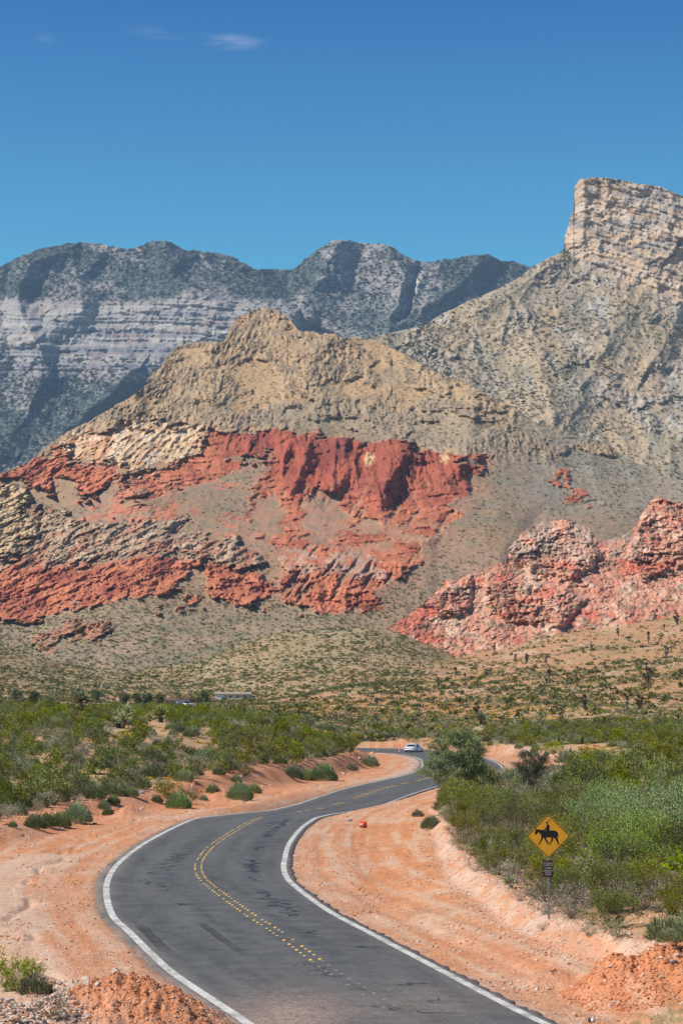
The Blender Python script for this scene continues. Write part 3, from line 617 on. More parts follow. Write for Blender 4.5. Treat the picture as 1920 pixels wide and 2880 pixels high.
# ================================================================== ROAD LINE AND GROUND
def spline(pts, step=.5):
    P = [np.array(p, float) for p in pts]; P = [2 * P[0] - P[1]] + P + [2 * P[-1] - P[-2]]; out = []
    for i in range(1, len(P) - 2):
        n = max(2, int(np.linalg.norm(P[i + 1] - P[i]) / step))
        for k in range(n):
            t = k / n; a, b, c, d = P[i - 1], P[i], P[i + 1], P[i + 2]
            out.append(.5 * ((2 * b) + (-a + c) * t + (2 * a - 5 * b + 4 * c - d) * t * t + (-a + 3 * b - 3 * c + d) * t ** 3))
    out.append(P[-2]); return np.array(out)
LSEG = [[(-.9, 40), (-1.35, 43), (-2.0, 46.2), (-3.1, 50.4), (-4.5, 55.9), (-6.4, 65.1), (-7.5, 70.6), (-8.8, 80.9), (-9.5, 90), (-9.75, 98)],
        [(-9.75, 98), (-9.8, 108), (-9.5, 120), (-9.0, 130), (-8.0, 137)], [(-8.0, 137), (-6.4, 145), (-4.4, 154), (-2.6, 166), (-.1, 182)],
        [(-.1, 182), (1.8, 193), (3.7, 202), (5.3, 211), (6.9, 222), (8.4, 236), (9.4, 251)], [(9.4, 251), (10.0, 266), (10.5, 285), (10.2, 302), (9.4, 311)],
        [(9.4, 311), (8.2, 324), (5.6, 333), (1, 338), (-9, 341), (-24, 342)]]
RSEG = [[(6.2, 40), (5.2, 43), (4.3, 46.2), (3.3, 51.3), (2.2, 57.3), (.7, 65.4), (-.5, 72.1), (-1.9, 82.8), (-2.4, 90), (-2.55, 98)],
        [(-2.55, 98), (-2.6, 107), (-2.3, 120), (-1.8, 129), (-1.2, 136)], [(-1.2, 136), (-.3, 143), (1.0, 150), (3.2, 161), (5.0, 171.5)],
        [(5.0, 171.5), (7.0, 182), (9.4, 193), (12.4, 204), (15.3, 215), (17.0, 228), (18.2, 243)], [(18.2, 243), (19.2, 262), (19.5, 283), (18.9, 305), (18.3, 320)],
        [(18.3, 320), (17, 338), (14, 354), (7, 368), (-6, 375), (-24, 376)]]
def joined(SEG):
    full = []; 
    for s in SEG: full += s if not full else s[1:]
    return full
def paired(SA, SB, step=.35):
    fa, fb = spline(joined(SA), .1), spline(joined(SB), .1); A, B = [], []
    def cut(f, p, q):
        i = int(np.argmin(((f - p) ** 2).sum(1))); j = int(np.argmin(((f - q) ** 2).sum(1))); return f[i:j + 1]
    def res(c, n):
        s = np.r_[0, np.cumsum(np.linalg.norm(np.diff(c, axis=0), axis=1))]; t = np.linspace(0, s[-1], n)
        return np.stack([np.interp(t, s, c[:, 0]), np.interp(t, s, c[:, 1])], 1)
    for a, b in zip(SA, SB):
        ca, cb = cut(fa, a[0], a[-1]), cut(fb, b[0], b[-1])
        n = int(np.linalg.norm(np.array(a[-1]) - a[0]) / step) + 2
        A.append(res(ca, n)[:-1]); B.append(res(cb, n)[:-1])
    return np.vstack(A), np.vstack(B)
EL, ER = paired(LSEG, RSEG)
# smooth the pairing
for _ in range(6):
    for E in (EL, ER): E[1:-1] = .25 * E[:-2] + .5 * E[1:-1] + .25 * E[2:]
RPOLY = np.vstack([EL[::4], ER[::4][::-1]])
def roadz(Y):
    return np.interp(Y, [0, 122, 132, 140, 150, 162, 185, 205, 1e4], [0, 0, .02, -.16, -.40, -.42, -.12, 0, 0])
zx = np.array([-600, 0, 250, 500, 750, 1000, 1250, 1500, 1920, 2600], float)
zrows = {30: [1.0, 1.0, .8, .6, .5, .5, .6, .8, 1.0, 1.2], 100: [.9, .9, .8, .6, .5, .5, .9, 1.0, 1.2, 1.4], 130: [1, .9, .9, .8, .6, .5, .9, 1.2, 1.4, 1.6],
         170: [2.4, 2.2, 2.1, 2.0, 1.5, .6, .9, 1.2, 1.7, 2], 200: [4, 3.8, 3.7, 3.6, 3.2, 1.5, .6, 1.0, 1.9, 2.4], 250: [5.1, 4.9, 4.8, 4.7, 4.5, 2.5, .5, 1.2, 2.2, 2.8],
         330: [5.9, 5.7, 5.6, 5.5, 4.8, 1.3, .4, 1.5, 2.8, 3.4], 450: [6.3, 6.25, 6.2, 6.1, 5.4, 2.6, 2.6, 4.2, 4.8, 5.6]}
yrows = {600: [1997, 1997, 1996, 1996, 2000, 2018, 2012, 1975, 1960, 1945], 800: [1992, 1991, 1989, 1986, 1980, 1960, 1945, 1915, 1890, 1860],
         1000: [1955, 1965, 1972, 1982, 1972, 1925, 1912, 1882, 1845, 1800]}
crG = prof([(-600, 1720), (-300, 1760), (0, 1811), (92, 1836), (184, 1866), (276, 1879), (380, 1885), (551, 1860), (674, 1811), (796, 1775), (960, 1762), (1052, 1762), (1113, 1775), (1205, 1811), (1278, 1842), (1340, 1834), (1420, 1822), (1500, 1797), (1600, 1777), (1700, 1762), (1920, 1727), (2200, 1690), (2600, 1660)])
nc = 690
tx = np.linspace(-.258, .258, nc)
iv = np.linspace(1 / 30., 1 / 420., 420); rows = np.concatenate([1 / iv, np.linspace(422, 1250, 370)[1:], np.linspace(1253, 1640, 40)])
TXX, YY = np.meshgrid(tx, rows); XX = TXX * YY
def plateau(TXX, YY):
    xp = 960 + 6000 * TXX; ks = []; zs = []
    q = lambda y: (SP + (1440 - y) / FPX * CP) / (CP - (1440 - y) / FPX * SP)
    for k, r in zrows.items(): ks.append(k); zs.append(np.interp(xp[0], zx, r))
    for k, r in yrows.items(): ks.append(k); zs.append(CAMH + q(np.interp(xp[0], zx, r)) * k)
    ks.append(1150); zs.append(CAMH + q(.55 * crG(xp[0]) + .45 * np.interp(xp[0], zx, yrows[1000])) * 1150)
    ks.append(1250); zc = CAMH + q(crG(xp[0])) * 1250; zs.append(zc); ks.append(1300); zs.append(zc * .93); ks.append(1500); zs.append(zc * .25 - 4); ks.append(1700); zs.append(zc * 0 - 20)
    ks = np.array(ks, float); zs = np.array(zs); out = np.empty_like(YY)
    # monotone-ish smooth interpolation along depth
    for j in range(zs.shape[1]):
        out[:, j] = np.interp(YY[:, 0], ks, zs[:, j])
    # soften the kinks along depth
    k = 7; ker = np.hanning(2 * k + 3)[1:-1]; ker /= ker.sum()
    pad = np.pad(out, ((k, k), (0, 0)), mode='edge'); sm = sum(ker[i] * pad[i:i + out.shape[0]] for i in range(2 * k + 1))
    return sm
ZP = plateau(TXX, YY)
ZP += sst(YY, 130, 300) * (fbm(XX / 14, YY / 30, 4, 501) * .35) + sst(YY, 500, 900) * (1 - sst(YY, 1150, 1240)) * (fbm(XX / 50, YY / 90, 4, 502) * 2.0) + fbm(XX / 3, YY / 5, 3, 503) * .07
E = np.full(YY.shape, 200.0); SIDE = np.sign(XX)
nm = int((rows < 440).sum())
E[:nm] = -poly_sd(XX[:nm], YY[:nm], RPOLY)
dl, _, _ = line_d(XX[:nm], YY[:nm], EL[::6]); dr, _, _ = line_d(XX[:nm], YY[:nm], ER[::6])
SIDE[:nm] = np.where(dl < dr, -1, 1)
print('edges', time.time() - T0)
wob = 1.6 * fbm(XX / 7, YY / 12, 3, 511)
ez = E + wob
riseL = .30 * sst(ez, 5.5, 8.5) + .70 * sst(ez, 7.5, 24) ** .9
bank = sst(ez, 6.3, 8.8)                                    # cut bank on the left
ZL = ZP * riseL + bank * (.35 + .35 * sst(YY, 140, 200)) * (1 - sst(ez, 10, 20) * .6)
XB = np.interp(YY, [30, 50.6, 54.2, 56.7, 61.8, 68, 75.4, 84.6, 95, 108, 134, 150, 165, 178], [12, 8.1, 6.9, 5.8, 5.05, 4.7, 4.3, 4.15, 4.2, 4.5, 5.6, 7.0, 9.0, 11.2])
kb = sst(YY, 168, 205)
U = (XX - XB) * (1 - kb) + (E - 6.2) * kb                    # metres beyond the foot of the right berm
rb = U + .18 * wob
ZR = ZP * (.36 * sst(rb, -3.4, -.2) + .46 * sst(rb, -.15, .75) + .18 * sst(rb, 1, 6)) + .10 * sst(rb, 0, .8) * (1 - sst(rb, 2, 7))
nearroad = 1 - sst(YY, 395, 440)
ZB = np.where(SIDE < 0, ZL, ZR)
# inside the far hairpin everything stays low
G = ZB * nearroad + ZP * (1 - nearroad)
RZ = roadz(YY)
core = 1 - sst(E, .25, 1.6)
G = G * sst(E, .2, 3.0) + RZ * core - .13 * (1 - sst(E, -.1, .55))
dirt = sst(E, .3, 1.2)
G += dirt * (1 - sst(YY, 150, 260)) * (.035 * fbm(XX / .9, YY / 1.6, 4, 521) + .018 * gn(XX / .18, YY / .35, 522) + .06 * fbm(XX / 4, YY / 6, 2, 523))
def mound(cx, cy, rx, ry, h, seed, rough=.18, ang=0):
    global G
    dx, dy = XX - cx, YY - cy; c, s = math.cos(R(ang)), math.sin(R(ang)); u, w = (dx * c + dy * s) / rx, (-dx * s + dy * c) / ry
    r = np.sqrt(u * u + w * w) + .12 * fbm(XX / .8, YY / .8, 3, seed)
    k = (1 - sst(r, 0, 1.0)); sel = k > 0
    d = np.zeros_like(G); d[sel] = k[sel] * h * (1 + rough * 2.2 * fbm(XX[sel] / .5, YY[sel] / .5, 4, seed + 1)) + k[sel] ** .5 * rough * .5 * h * gn(XX[sel] / .12, YY[sel] / .12, seed + 2)
    G += d; return k
MK = {}
MK['left_soil'] = mound(-4.7, 46.6, 2.7, 3.6, .95, 531, ang=20)
MK['left_stone'] = mound(-7.5, 43.8, 2.6, 3.8, .85, 541, .05)
MK['left_band'] = mound(-6.1, 51.6, 2.0, 1.2, .22, 545, .2)
MK['right_soil'] = mound(7.6, 49.9, 2.6, 2.9, .85, 551, ang=-10) + mound(6.1, 50.3, 1.2, 1.7, .38, 555)
MK['right_small'] = mound(4.9, 53.0, .9, 1.6, .16, 561, .3)
MK['bank_heap'] = mound(-9.0, 163, 1.7, 7, .8, 571, .2)
MK['bank_heap2'] = mound(-13.5, 137, 1.5, 5, .5, 575, .2)
for k in MK: MK[k] = MK[k].clip(0, 1)
gl = 3.1 + 1.3 * fbm(YY / 9, XX * 0 + 2, 3, 581); gk = sst(fbm(YY / 7, XX * 0 + 5, 3, 582), -.15, .15)
G -= (SIDE < 0) * np.exp(-((E - gl) / .16) ** 2) * .13 * gk * (YY < 230)
G -= (SIDE > 0) * (YY < 120) * sum(np.exp(-((E - k_ - .5 * fbm(YY / 14, XX * 0 + k_, 2, 583)) / .22) ** 2) for k_ in (1.7, 3.3)) * .035
G += (E > .4) * (YY < 200) * .015 * cracks(XX / 2.6, YY / 4.5, 584, .05) * -sst(fbm(XX / 5, YY / 8, 2, 585), .0, .25)
def gz(X, Y):
    """height of the ground"""
    X = np.atleast_1d(np.asarray(X, float)); Y = np.atleast_1d(np.asarray(Y, float))
    r = np.interp(Y, rows, np.arange(len(rows))).clip(0, len(rows) - 1.001); i = r.astype(int); f = r - i
    c = ((X / Y - tx[0]) / (tx[1] - tx[0])).clip(0, nc - 1.001); j = c.astype(int); g = c - j
    return (G[i, j] * (1 - f) + G[i + 1, j] * f) * (1 - g) + (G[i, j + 1] * (1 - f) + G[i + 1, j + 1] * f) * g
def gat(A, X, Y):
    r = np.interp(Y, rows, np.arange(len(rows))).clip(0, len(rows) - 1.001).round().astype(int)
    c = ((X / Y - tx[0]) / (tx[1] - tx[0])).clip(0, nc - 1.001).round().astype(int); return A[r, c]
def at(x, y, zoff=0.0):
    """the place on the ground seen at pixel (x, y) of the photograph (first hit)"""
    ys = rows[rows < 1260]; X, Y, Z = unproj(np.full(len(ys), x), np.full(len(ys), y), ys)
    g = gz(X, Y) + zoff; k = np.nonzero(Z <= g)[0]
    k = k[0] if len(k) else len(ys) - 1
    return float(X[k]), float(Y[k]), float(gz(X[k], Y[k])[0])
def hgt(px, Y): return px * Y / FPX
# ---- albedo
base = np.ones(G.shape + (3,)) * np.array((.565, .285, .165))
veg_zone = np.where(SIDE < 0, sst(ez, 8, 12), sst(rb, .8, 1.6)); veg_zone = np.maximum(veg_zone, 1 - nearroad)
orange = fbm(XX / 3.2, YY / 9, 5, 601) + .5 * sst(E, 1.5, 5) - .12
C = mixc(base, (.60, .26, .115), sst(orange, -.08, .34) * .85)
C = mixc(C, (.61, .40, .27), sst(fbm(XX / 1.8, YY / 5, 4, 602), .05, .35) * .6)
C = mixc(C, (.52, .215, .10), sst(fbm(XX / 2.2 + 4, YY / 9, 4, 603), .18, .4) * .6 * sst(E, 1, 3))
berm = np.where(SIDE > 0, sst(rb, -.35, .1), 0) * (YY < 330)
C = mixc(C, (.58, .40, .30), berm * .75 * sst(fbm(XX / .8, YY / 1.6, 3, 604), -.35, .1))
stk = fbm(E * 1.6, YY / 16, 5, 606); C = mixc(C, (.62, .42, .29), sst(stk, .02, .3) * .6 * (E < 8)); C = mixc(C, (.54, .20, .085), sst(-stk, .08, .34) * .5 * (E < 9) * (E > .8))
lstr = np.where(SIDE < 0, sst(ez, 2.2, 3.2) * (1 - sst(ez, 4.5, 6)), 0) * (YY < 100)
C = mixc(C, (.62, .45, .34), lstr * .6)
C = mixc(C, (.60, .255, .135), np.where(SIDE < 0, sst(ez, 3.5, 5) * (1 - sst(ez, 9, 13)), 0) * sst(YY, 95, 130) * .7)
C = mixc(C, (.56, .41, .32), ((E > 0) & (E < 9)) * sst(YY, 185, 215) * (SIDE < 0) * (1 - sst(E, .8, 2.4)) * .8)
C = mixc(C, (.56, .21, .095), MK['left_soil'] ** .5 * .9); C = mixc(C, (.52, .40, .32), MK['left_stone'] ** .5 * .9); C = mixc(C, (.60, .45, .35), MK['left_band'] ** .5)
C = mixc(C, (.58, .225, .105), MK['right_soil'] ** .5 * .9)
soil = np.ones(G.shape + (3,)) * np.array((.50, .30, .165)); soil = mixc(soil, (.40, .30, .165), sst(fbm(XX / 9, YY / 30, 4, 611), -.1, .25))
farm = sst(YY, 420, 620)
fs = np.ones(G.shape + (3,)) * np.array((.46, .25, .13)); fs = mixc(fs, (.32, .225, .10), sst(fbm(XX / 40, YY / 60, 4, 612), -.05, .3) * .8); fs = mixc(fs, (.52, .36, .23), sst(fbm(XX / 30 + 9, YY / 60, 4, 613), .1, .3) * .6)
gm = 1 - sst(TXX * 6000 + 960 + 120 * fbm(XX / 25, YY / 40, 3, 614), 1100, 1330)
fs = mixc(fs, (.30, .255, .15), gm * sst(YY, 900, 1150) * .6)
soil = soil * (1 - farm[..., None]) + fs * farm[..., None]
C = C * (1 - veg_zone[..., None]) + soil * veg_zone[..., None]
C = mixc(C, (.16, .15, .14), (1 - sst(E + .25 * gn(XX / .25, YY / .5, 7), .35, .75)) * .35)
dq = np.hypot((XX + 113) / 11, (YY - 1010) / 30) + .25 * fbm(XX / 5, YY / 12, 3, 631); C = mixc(C, (.56, .31, .215), 1 - sst(dq, .75, 1.0))
# green weeds low on the right mound
wd = np.exp(-((XX - 7.0) / 1.6) ** 2 - ((YY - 46.3) / 1.3) ** 2); C = mixc(C, (.13, .15, .04), sst(wd + .7 * fbm(XX / .3, YY / .5, 4, 621), .7, .95) * .75)
C = mixc(C, (.56, .33, .20), sst(wd, .2, .7) * .3)
ground_dirt = (1 - veg_zone)
m, n, l, b = new_mat('desert_ground', .95, .05)
atn = n.new('ShaderNodeAttribute'); atn.attribute_name = 'Col'; atf = n.new('ShaderNodeAttribute'); atf.attribute_name = 'far'
pos = n.new('ShaderNodeNewGeometry').outputs['Position']
f1 = noise_node(n, l, 2.2, 9, .68, pos); f2 = noise_node(n, l, 14, 5, .65, pos); f0 = noise_node(n, l, .35, 5, .6, pos)
vo = n.new('ShaderNodeTexVoronoi'); vo.inputs['Scale'].default_value = 11; l.new(pos, vo.inputs['Vector'])
peb = maprange(n, l, vo.outputs['Distance'], 0.0, .55, 1.0, 0.0)
kk = mathn(n, l, 'ADD', mathn(n, l, 'ADD', mathn(n, l, 'MULTIPLY', f1, .45), mathn(n, l, 'MULTIPLY', f2, .35)), mathn(n, l, 'MULTIPLY', f0, .2))
sc = n.new('ShaderNodeVectorMath'); sc.operation = 'SCALE'; l.new(atn.outputs['Color'], sc.inputs[0]); l.new(maprange(n, l, kk, .36, .64, .66, 1.3), sc.inputs['Scale'])
pc = mixn(n, l, mathn(n, l, 'MULTIPLY', maprange(n, l, vo.outputs['Color'], .55, .9, 0, .35), maprange(n, l, vo.outputs['Distance'], .2, .45, 1, 0)), sc.outputs[0], (.62, .50, .42))
l.new(pc, b.inputs['Base Color'])
bp = n.new('ShaderNodeBump'); bp.inputs['Distance'].default_value = .09; l.new(mathn(n, l, 'ADD', kk, mathn(n, l, 'MULTIPLY', peb, .25)), bp.inputs['Height']); l.new(bp.outputs[0], b.inputs['Normal'])
m_ground = m
me = np_mesh('desert_ground', np.stack([XX, YY, G], -1), quads=grid_quads(len(rows), nc), mat=m_ground, col=C.clip(.01, .9), attrs={'far': sst(YY, 200, 500)})
ground = link('desert_ground', me, kind='structure')
# the plain goes on to the horizon all round, well under the modelled land
Vp = [(-12400, -3400, -26), (12400, -3400, -26), (12400, 15400, -26), (-12400, 15400, -26)]; Tp = [(0, 1, 2), (0, 2, 3)]
pm = plain('plain_soil', (.40, .29, .19), .95, .05, nz=.2, nscale=.02)
link('desert_plain', np_mesh('desert_plain', np.array(Vp), tris=np.array(Tp), mat=pm, smooth=False), kind='structure')
print('ground', time.time() - T0)

# ================================================================== ROAD
nS = len(EL); arc = np.r_[0, np.cumsum(np.linalg.norm(np.diff((EL + ER) / 2, axis=0), axis=1))]
def road_pt(i, t):
    """t: 0 at the left line, 1 at the right line; may lie outside"""
    return EL[i] * (1 - t)[:, None] + ER[i] * t[:, None] if isinstance(t, np.ndarray) else EL[i] * (1 - t) + ER[i] * t
wdt = np.linalg.norm(ER - EL, axis=1)
tc = np.linspace(0, 1, 15)
def jag(seed, s):  # broken asphalt margin in metres outside the line
    q = arc / s
    base_ = .34 + .20 * fbm(q, q * 0 + seed, 4, seed) + .16 * gn(q * 3.1, q * 0, seed + 1) + .10 * gn(q * 9, q * 0, seed + 2)
    return base_
jl = jag(3, 2.4).clip(.17, .8) + .18 * np.exp(-((EL[:, 1] - 86) / 9) ** 2); jr = jag(8, 2.2).clip(.2, .85) * .95 + .05
colsT = [-(jl + .0) / wdt, -(jl * .9) / wdt, -.15 / wdt] + [0 * wdt + t for t in tc] + [1 + .15 / wdt, 1 + jr * .9 / wdt, 1 + jr / wdt]
VX = np.stack([EL[:, 0] * (1 - t) + ER[:, 0] * t for t in colsT], 1); VY = np.stack([EL[:, 1] * (1 - t) + ER[:, 1] * t for t in colsT], 1)
TT = np.stack(colsT, 1)
crown = .05 * (1 - (2 * TT - 1) ** 2).clip(0, 1)
VZ = roadz(VY) + crown + .018
VZ[:, 0] -= .14; VZ[:, -1] -= .14; VZ[:, 1] -= .012; VZ[:, -2] -= .012
# road materials
m, n, l, b = new_mat('asphalt', .82, .25)
pos = n.new('ShaderNodeNewGeometry').outputs['Position']
aa = n.new('ShaderNodeAttribute'); aa.attribute_name = 'across'; al = n.new('ShaderNodeAttribute'); al.attribute_name = 'along'; ad = n.new('ShaderNodeAttribute'); ad.attribute_name = 'dust'
cv = n.new('ShaderNodeCombineXYZ'); l.new(mathn(n, l, 'MULTIPLY', aa.outputs['Fac'], 7.4), cv.inputs[0]); l.new(mathn(n, l, 'MULTIPLY', al.outputs['Fac'], .06), cv.inputs[1])
lane = noise_node(n, l, .9, 6, .6, cv.outputs[0]); grit = noise_node(n, l, 28, 3, .7, pos); mid = noise_node(n, l, 1.1, 8, .65, pos); fine = noise_node(n, l, 7, 6, .7, pos)
colr = mixn(n, l, maprange(n, l, lane, .38, .62, 0, 1), (.068, .068, .068), (.112, .110, .106))
colr = mixn(n, l, maprange(n, l, mid, .42, .66, 0, .7), colr, (.145, .138, .125))
colr = mixn(n, l, mathn(n, l, 'MULTIPLY', maprange(n, l, ad.outputs['Fac'], 0, 1, 0, 1.1), maprange(n, l, fine, .36, .58, .35, 1)), colr, (.46, .31, .23))
gs = n.new('ShaderNodeVectorMath'); gs.operation = 'SCALE'; l.new(colr, gs.inputs[0])
l.new(mathn(n, l, 'MULTIPLY', maprange(n, l, grit, .32, .68, .62, 1.38), maprange(n, l, fine, .3, .7, .86, 1.14)), gs.inputs['Scale']); l.new(gs.outputs[0], b.inputs['Base Color'])
bp = n.new('ShaderNodeBump'); bp.inputs['Distance'].default_value = .006; l.new(grit, bp.inputs['Height']); l.new(bp.outputs[0], b.inputs['Normal'])
m_asph = m
e_dust = np.exp(-((VX + 1.2) / 1.3) ** 2 - ((VY - 46.5) / 4.5) ** 2) * .60 + np.exp(-((VX - 1.8) / 1.6) ** 2 - ((VY - 49) / 3.5) ** 2) * .2 + .45 * (1 - sst(TT, -.02, .07)) * (.5 + fbm(VX, VY / 4, 3, 5)) + .3 * sst(TT, .97, 1.06)
e_dust = e_dust + .6 * (1 - sst(TT, .0, .14)) * sst(VY, 128, 136) * (1 - sst(VY, 142, 160))
me = np_mesh('road', np.stack([VX, VY, VZ], -1), quads=grid_quads(nS, VX.shape[1])[:, ::-1], mat=m_asph, attrs={'across': TT, 'along': np.repeat(arc[:, None], VX.shape[1], 1), 'dust': e_dust.clip(0, 1)})
road = link('road', me, kind='structure')
# white edge lines: paint strips 4 mm above the asphalt, worn through in places
m, n, l, b = new_mat('white_paint', .6, .3)
pos = n.new('ShaderNodeNewGeometry').outputs['Position']
w1 = noise_node(n, l, 9, 8, .7, pos); w2 = noise_node(n, l, 1.3, 5, .6, pos)
wear = maprange(n, l, mathn(n, l, 'ADD', mathn(n, l, 'MULTIPLY', w1, .6), mathn(n, l, 'MULTIPLY', w2, .4)), .47, .58, 0, .85)
wc = mixn(n, l, maprange(n, l, w2, .4, .65, 0, 1), (.66, .64, .57), (.50, .47, .41)); l.new(mixn(n, l, wear, wc, (.28, .27, .25)), b.inputs['Base Color'])
m_white = m
def strip(name, i0, i1, tmid, w, mat, lift=.005, parent=None, wj=.0, seed=1):
    idx = np.arange(i0, i1); c = EL[idx] * (1 - tmid) + ER[idx] * tmid; d = (ER[idx] - EL[idx]) / wdt[idx][:, None]
    wl_ = w / 2 * (1 + wj * gn(arc[idx] * 2.1, arc[idx] * 0, seed)); wr_ = w / 2 * (1 + wj * gn(arc[idx] * 2.3, arc[idx] * 0, seed + 1))
    offs = [-wl_, 0 * wl_, wr_]
    P = [c + d * o[:, None] for o in offs]; X = np.stack([p[:, 0] for p in P], 1); Y = np.stack([p[:, 1] for p in P], 1)
    tt = tmid + np.stack(offs, 1) / wdt[idx][:, None]
    Z = roadz(Y) + .05 * (1 - (2 * tt - 1) ** 2).clip(0, 1) + .018 + lift
    return link(name, np_mesh(name, np.stack([X, Y, Z], -1), quads=grid_quads(len(idx), 3)[:, ::-1], mat=mat), parent)
def idx_at(Y, E=EL): return int(np.argmin(np.abs(E[:, 1] - Y) + (np.arange(len(E)) > len(E) * .93) * 1e3))
# lane markers drift: the road surface ripples a little, the strips must stay above it
ka, kb = idx_at(41), nS - 2
strip('edge_line', ka, idx_at(318), 0.0, .235, m_white, parent=road, wj=.12, seed=5)
strip('edge_line', ka, nS - 2, 1.0, .235, m_white, parent=road, wj=.12, seed=9)
# yellow road studs and dashes
m_yel = plain('yellow_marker', (.78, .42, .04), .5, .4, nz=.25, nscale=30); m_yel2 = plain('worn_yellow_marker', (.62, .42, .16), .7, .3, nz=.3, nscale=30)
def stud_mesh(name, mat, lx, ly, h):
    V = []; F = []; k = 8
    for j, (s, z) in enumerate(((1, 0), (.78, h), )):
        for i in range(k): a = 2 * math.pi * (i + .5) / k; V.append((lx * s * math.cos(a), ly * s * math.sin(a), z))
    T = [];
    for i in range(k): F.append((i, (i + 1) % k, k + (i + 1) % k, k + i))
    V.append((0, 0, h * 1.05))
    for i in range(k): T.append((k + i, k + (i + 1) % k, 2 * k))
    return np_mesh(name, np.array(V), quads=np.array(F), tris=np.array(T), mat=mat, smooth=False)
sA, sB = stud_mesh('lane_marker', m_yel, .058, .135, .016), stud_mesh('lane_marker_worn', m_yel2, .050, .12, .009)
sC = stud_mesh('lane_marker_far', m_yel, .10, .42, .016)
def studs(tp, Y0, Y1, step, mesh_a, mesh_b, sep):
    i = idx_at(Y0, (EL + ER) / 2); s = arc[i]; send = arc[idx_at(Y1, (EL + ER) / 2)]; k = 0
    while s < send:
        j = int(np.searchsorted(arc, s)); f = float(tp(arc[j]))
        d = (ER[j] - EL[j]) / wdt[j]; tang = np.array([-d[1], d[0]])
        for sg in ((-1, 1) if sep else (0,)):
            if random.random() < (.05 if Y0 < 70 and s > arc[i] + 6 else .12): continue
            p = EL[j] * (1 - f) + ER[j] * f + d * sg * sep / 2 + tang * (.12 * sg + random.uniform(-.06, .06)); tt = f + sg * sep / 2 / wdt[j]
            z = float(roadz(p[1])) + .05 * (1 - (2 * tt - 1) ** 2) + .018 + .001
            ms = mesh_b if (mesh_b and random.random() < .55) else mesh_a
            o = link('lane_marker', ms, road, (p[0], p[1], z)); o.rotation_euler = (0, 0, math.atan2(tang[1], tang[0]) - math.pi / 2 + random.uniform(-.08, .08))
        s += step; k += 1
ypts = [(863, 2700), (795, 2630), (735, 2575), (660, 2535), (600, 2505), (551, 2473), (553, 2430), (580, 2395), (627, 2360), (690, 2325), (735, 2303)]
def section(X, Y):
    e = (ER - EL) / wdt[:, None]; r = np.array([X, Y]) - EL; off = np.abs(r[:, 0] * e[:, 1] - r[:, 1] * e[:, 0]); far_ = np.linalg.norm((EL + ER) / 2 - np.array([X, Y]), axis=1)
    return int(np.argmin(off + (far_ > 9) * 1e3))
def tfrac(x, y):
    X, Y = on_plane(x, y); i = section(X, Y)
    e = ER[i] - EL[i]; return arc[i], float(((np.array([X, Y]) - EL[i]) @ e) / (e @ e))
yt = sorted(tfrac(*p) for p in ypts); print('yellow', [(round(a), round(b_, 2)) for a, b_ in yt])
s150, s190 = arc[idx_at(152, (EL + ER) / 2)], arc[idx_at(190, (EL + ER) / 2)]
ts_ = np.interp(arc, [a for a, _ in yt if a < s150 - 5] + [s150, s190], [b_ for a, b_ in yt if a < s150 - 5] + [.5, .48]); kk_ = np.hanning(91); kk_ /= kk_.sum(); ts_ = np.convolve(np.pad(ts_, 45, mode='edge'), kk_, 'valid'); ts_ = np.convolve(np.pad(ts_, 45, mode='edge'), kk_, 'valid')
tpf = lambda s: np.interp(s, arc, ts_)
sD = stud_mesh('lane_marker_faded', plain('faded_marker', (.26, .235, .18), .8, .2, nz=.3, nscale=30), .05, .12, .004)
studs(tpf, 48.5, 57.2, .95, sD, sD, .25)
studs(tpf, 57.5, 131, .76, sA, sB, .25)
studs(tpf, 146, 215, 2.3, sC, None, 0)
print('road', time.time() - T0)
# ================================================================== PLANTS
def leaf_mat(name, c, vary=.35, trans=.14, rough=.75):
    m, n, l, b = new_mat(name, rough, .15)
    at_ = n.new('ShaderNodeAttribute'); at_.attribute_name = 'Col'
    oi = n.new('ShaderNodeObjectInfo')
    k = maprange(n, l, oi.outputs['Random'], 0, 1, 1 - vary, 1 + vary)
    hs = n.new('ShaderNodeHueSaturation'); l.new(at_.outputs['Color'], hs.inputs['Color']); l.new(maprange(n, l, mathn(n, l, 'FRACT', mathn(n, l, 'MULTIPLY', oi.outputs['Random'], 7.31)), 0, 1, .462, .506), hs.inputs['Hue']); l.new(maprange(n, l, mathn(n, l, 'FRACT', mathn(n, l, 'MULTIPLY', oi.outputs['Random'], 13.7)), 0, 1, .7, 1.15), hs.inputs['Saturation'])
    sc_ = n.new('ShaderNodeVectorMath'); sc_.operation = 'SCALE'; l.new(hs.outputs[0], sc_.inputs[0]); l.new(k, sc_.inputs['Scale'])
    l.new(sc_.outputs[0], b.inputs['Base Color'])
    if trans:
        tr = n.new('ShaderNodeBsdfTranslucent'); l.new(sc_.outputs[0], tr.inputs['Color']); mx = n.new('ShaderNodeMixShader'); mx.inputs[0].default_value = trans
        l.new(b.outputs[0], mx.inputs[1]); l.new(tr.outputs[0], mx.inputs[2]); l.new(mx.outputs[0], n['Material Output'].inputs['Surface'])
    return m
m_leaf = leaf_mat('leaf', None)
m_wood = plain('grey_brown_wood', (.20, .155, .115), .9, .1, nz=.3, nscale=12)
m_dead = plain('dry_twig', (.30, .255, .21), .9, .1, nz=.3, nscale=12)
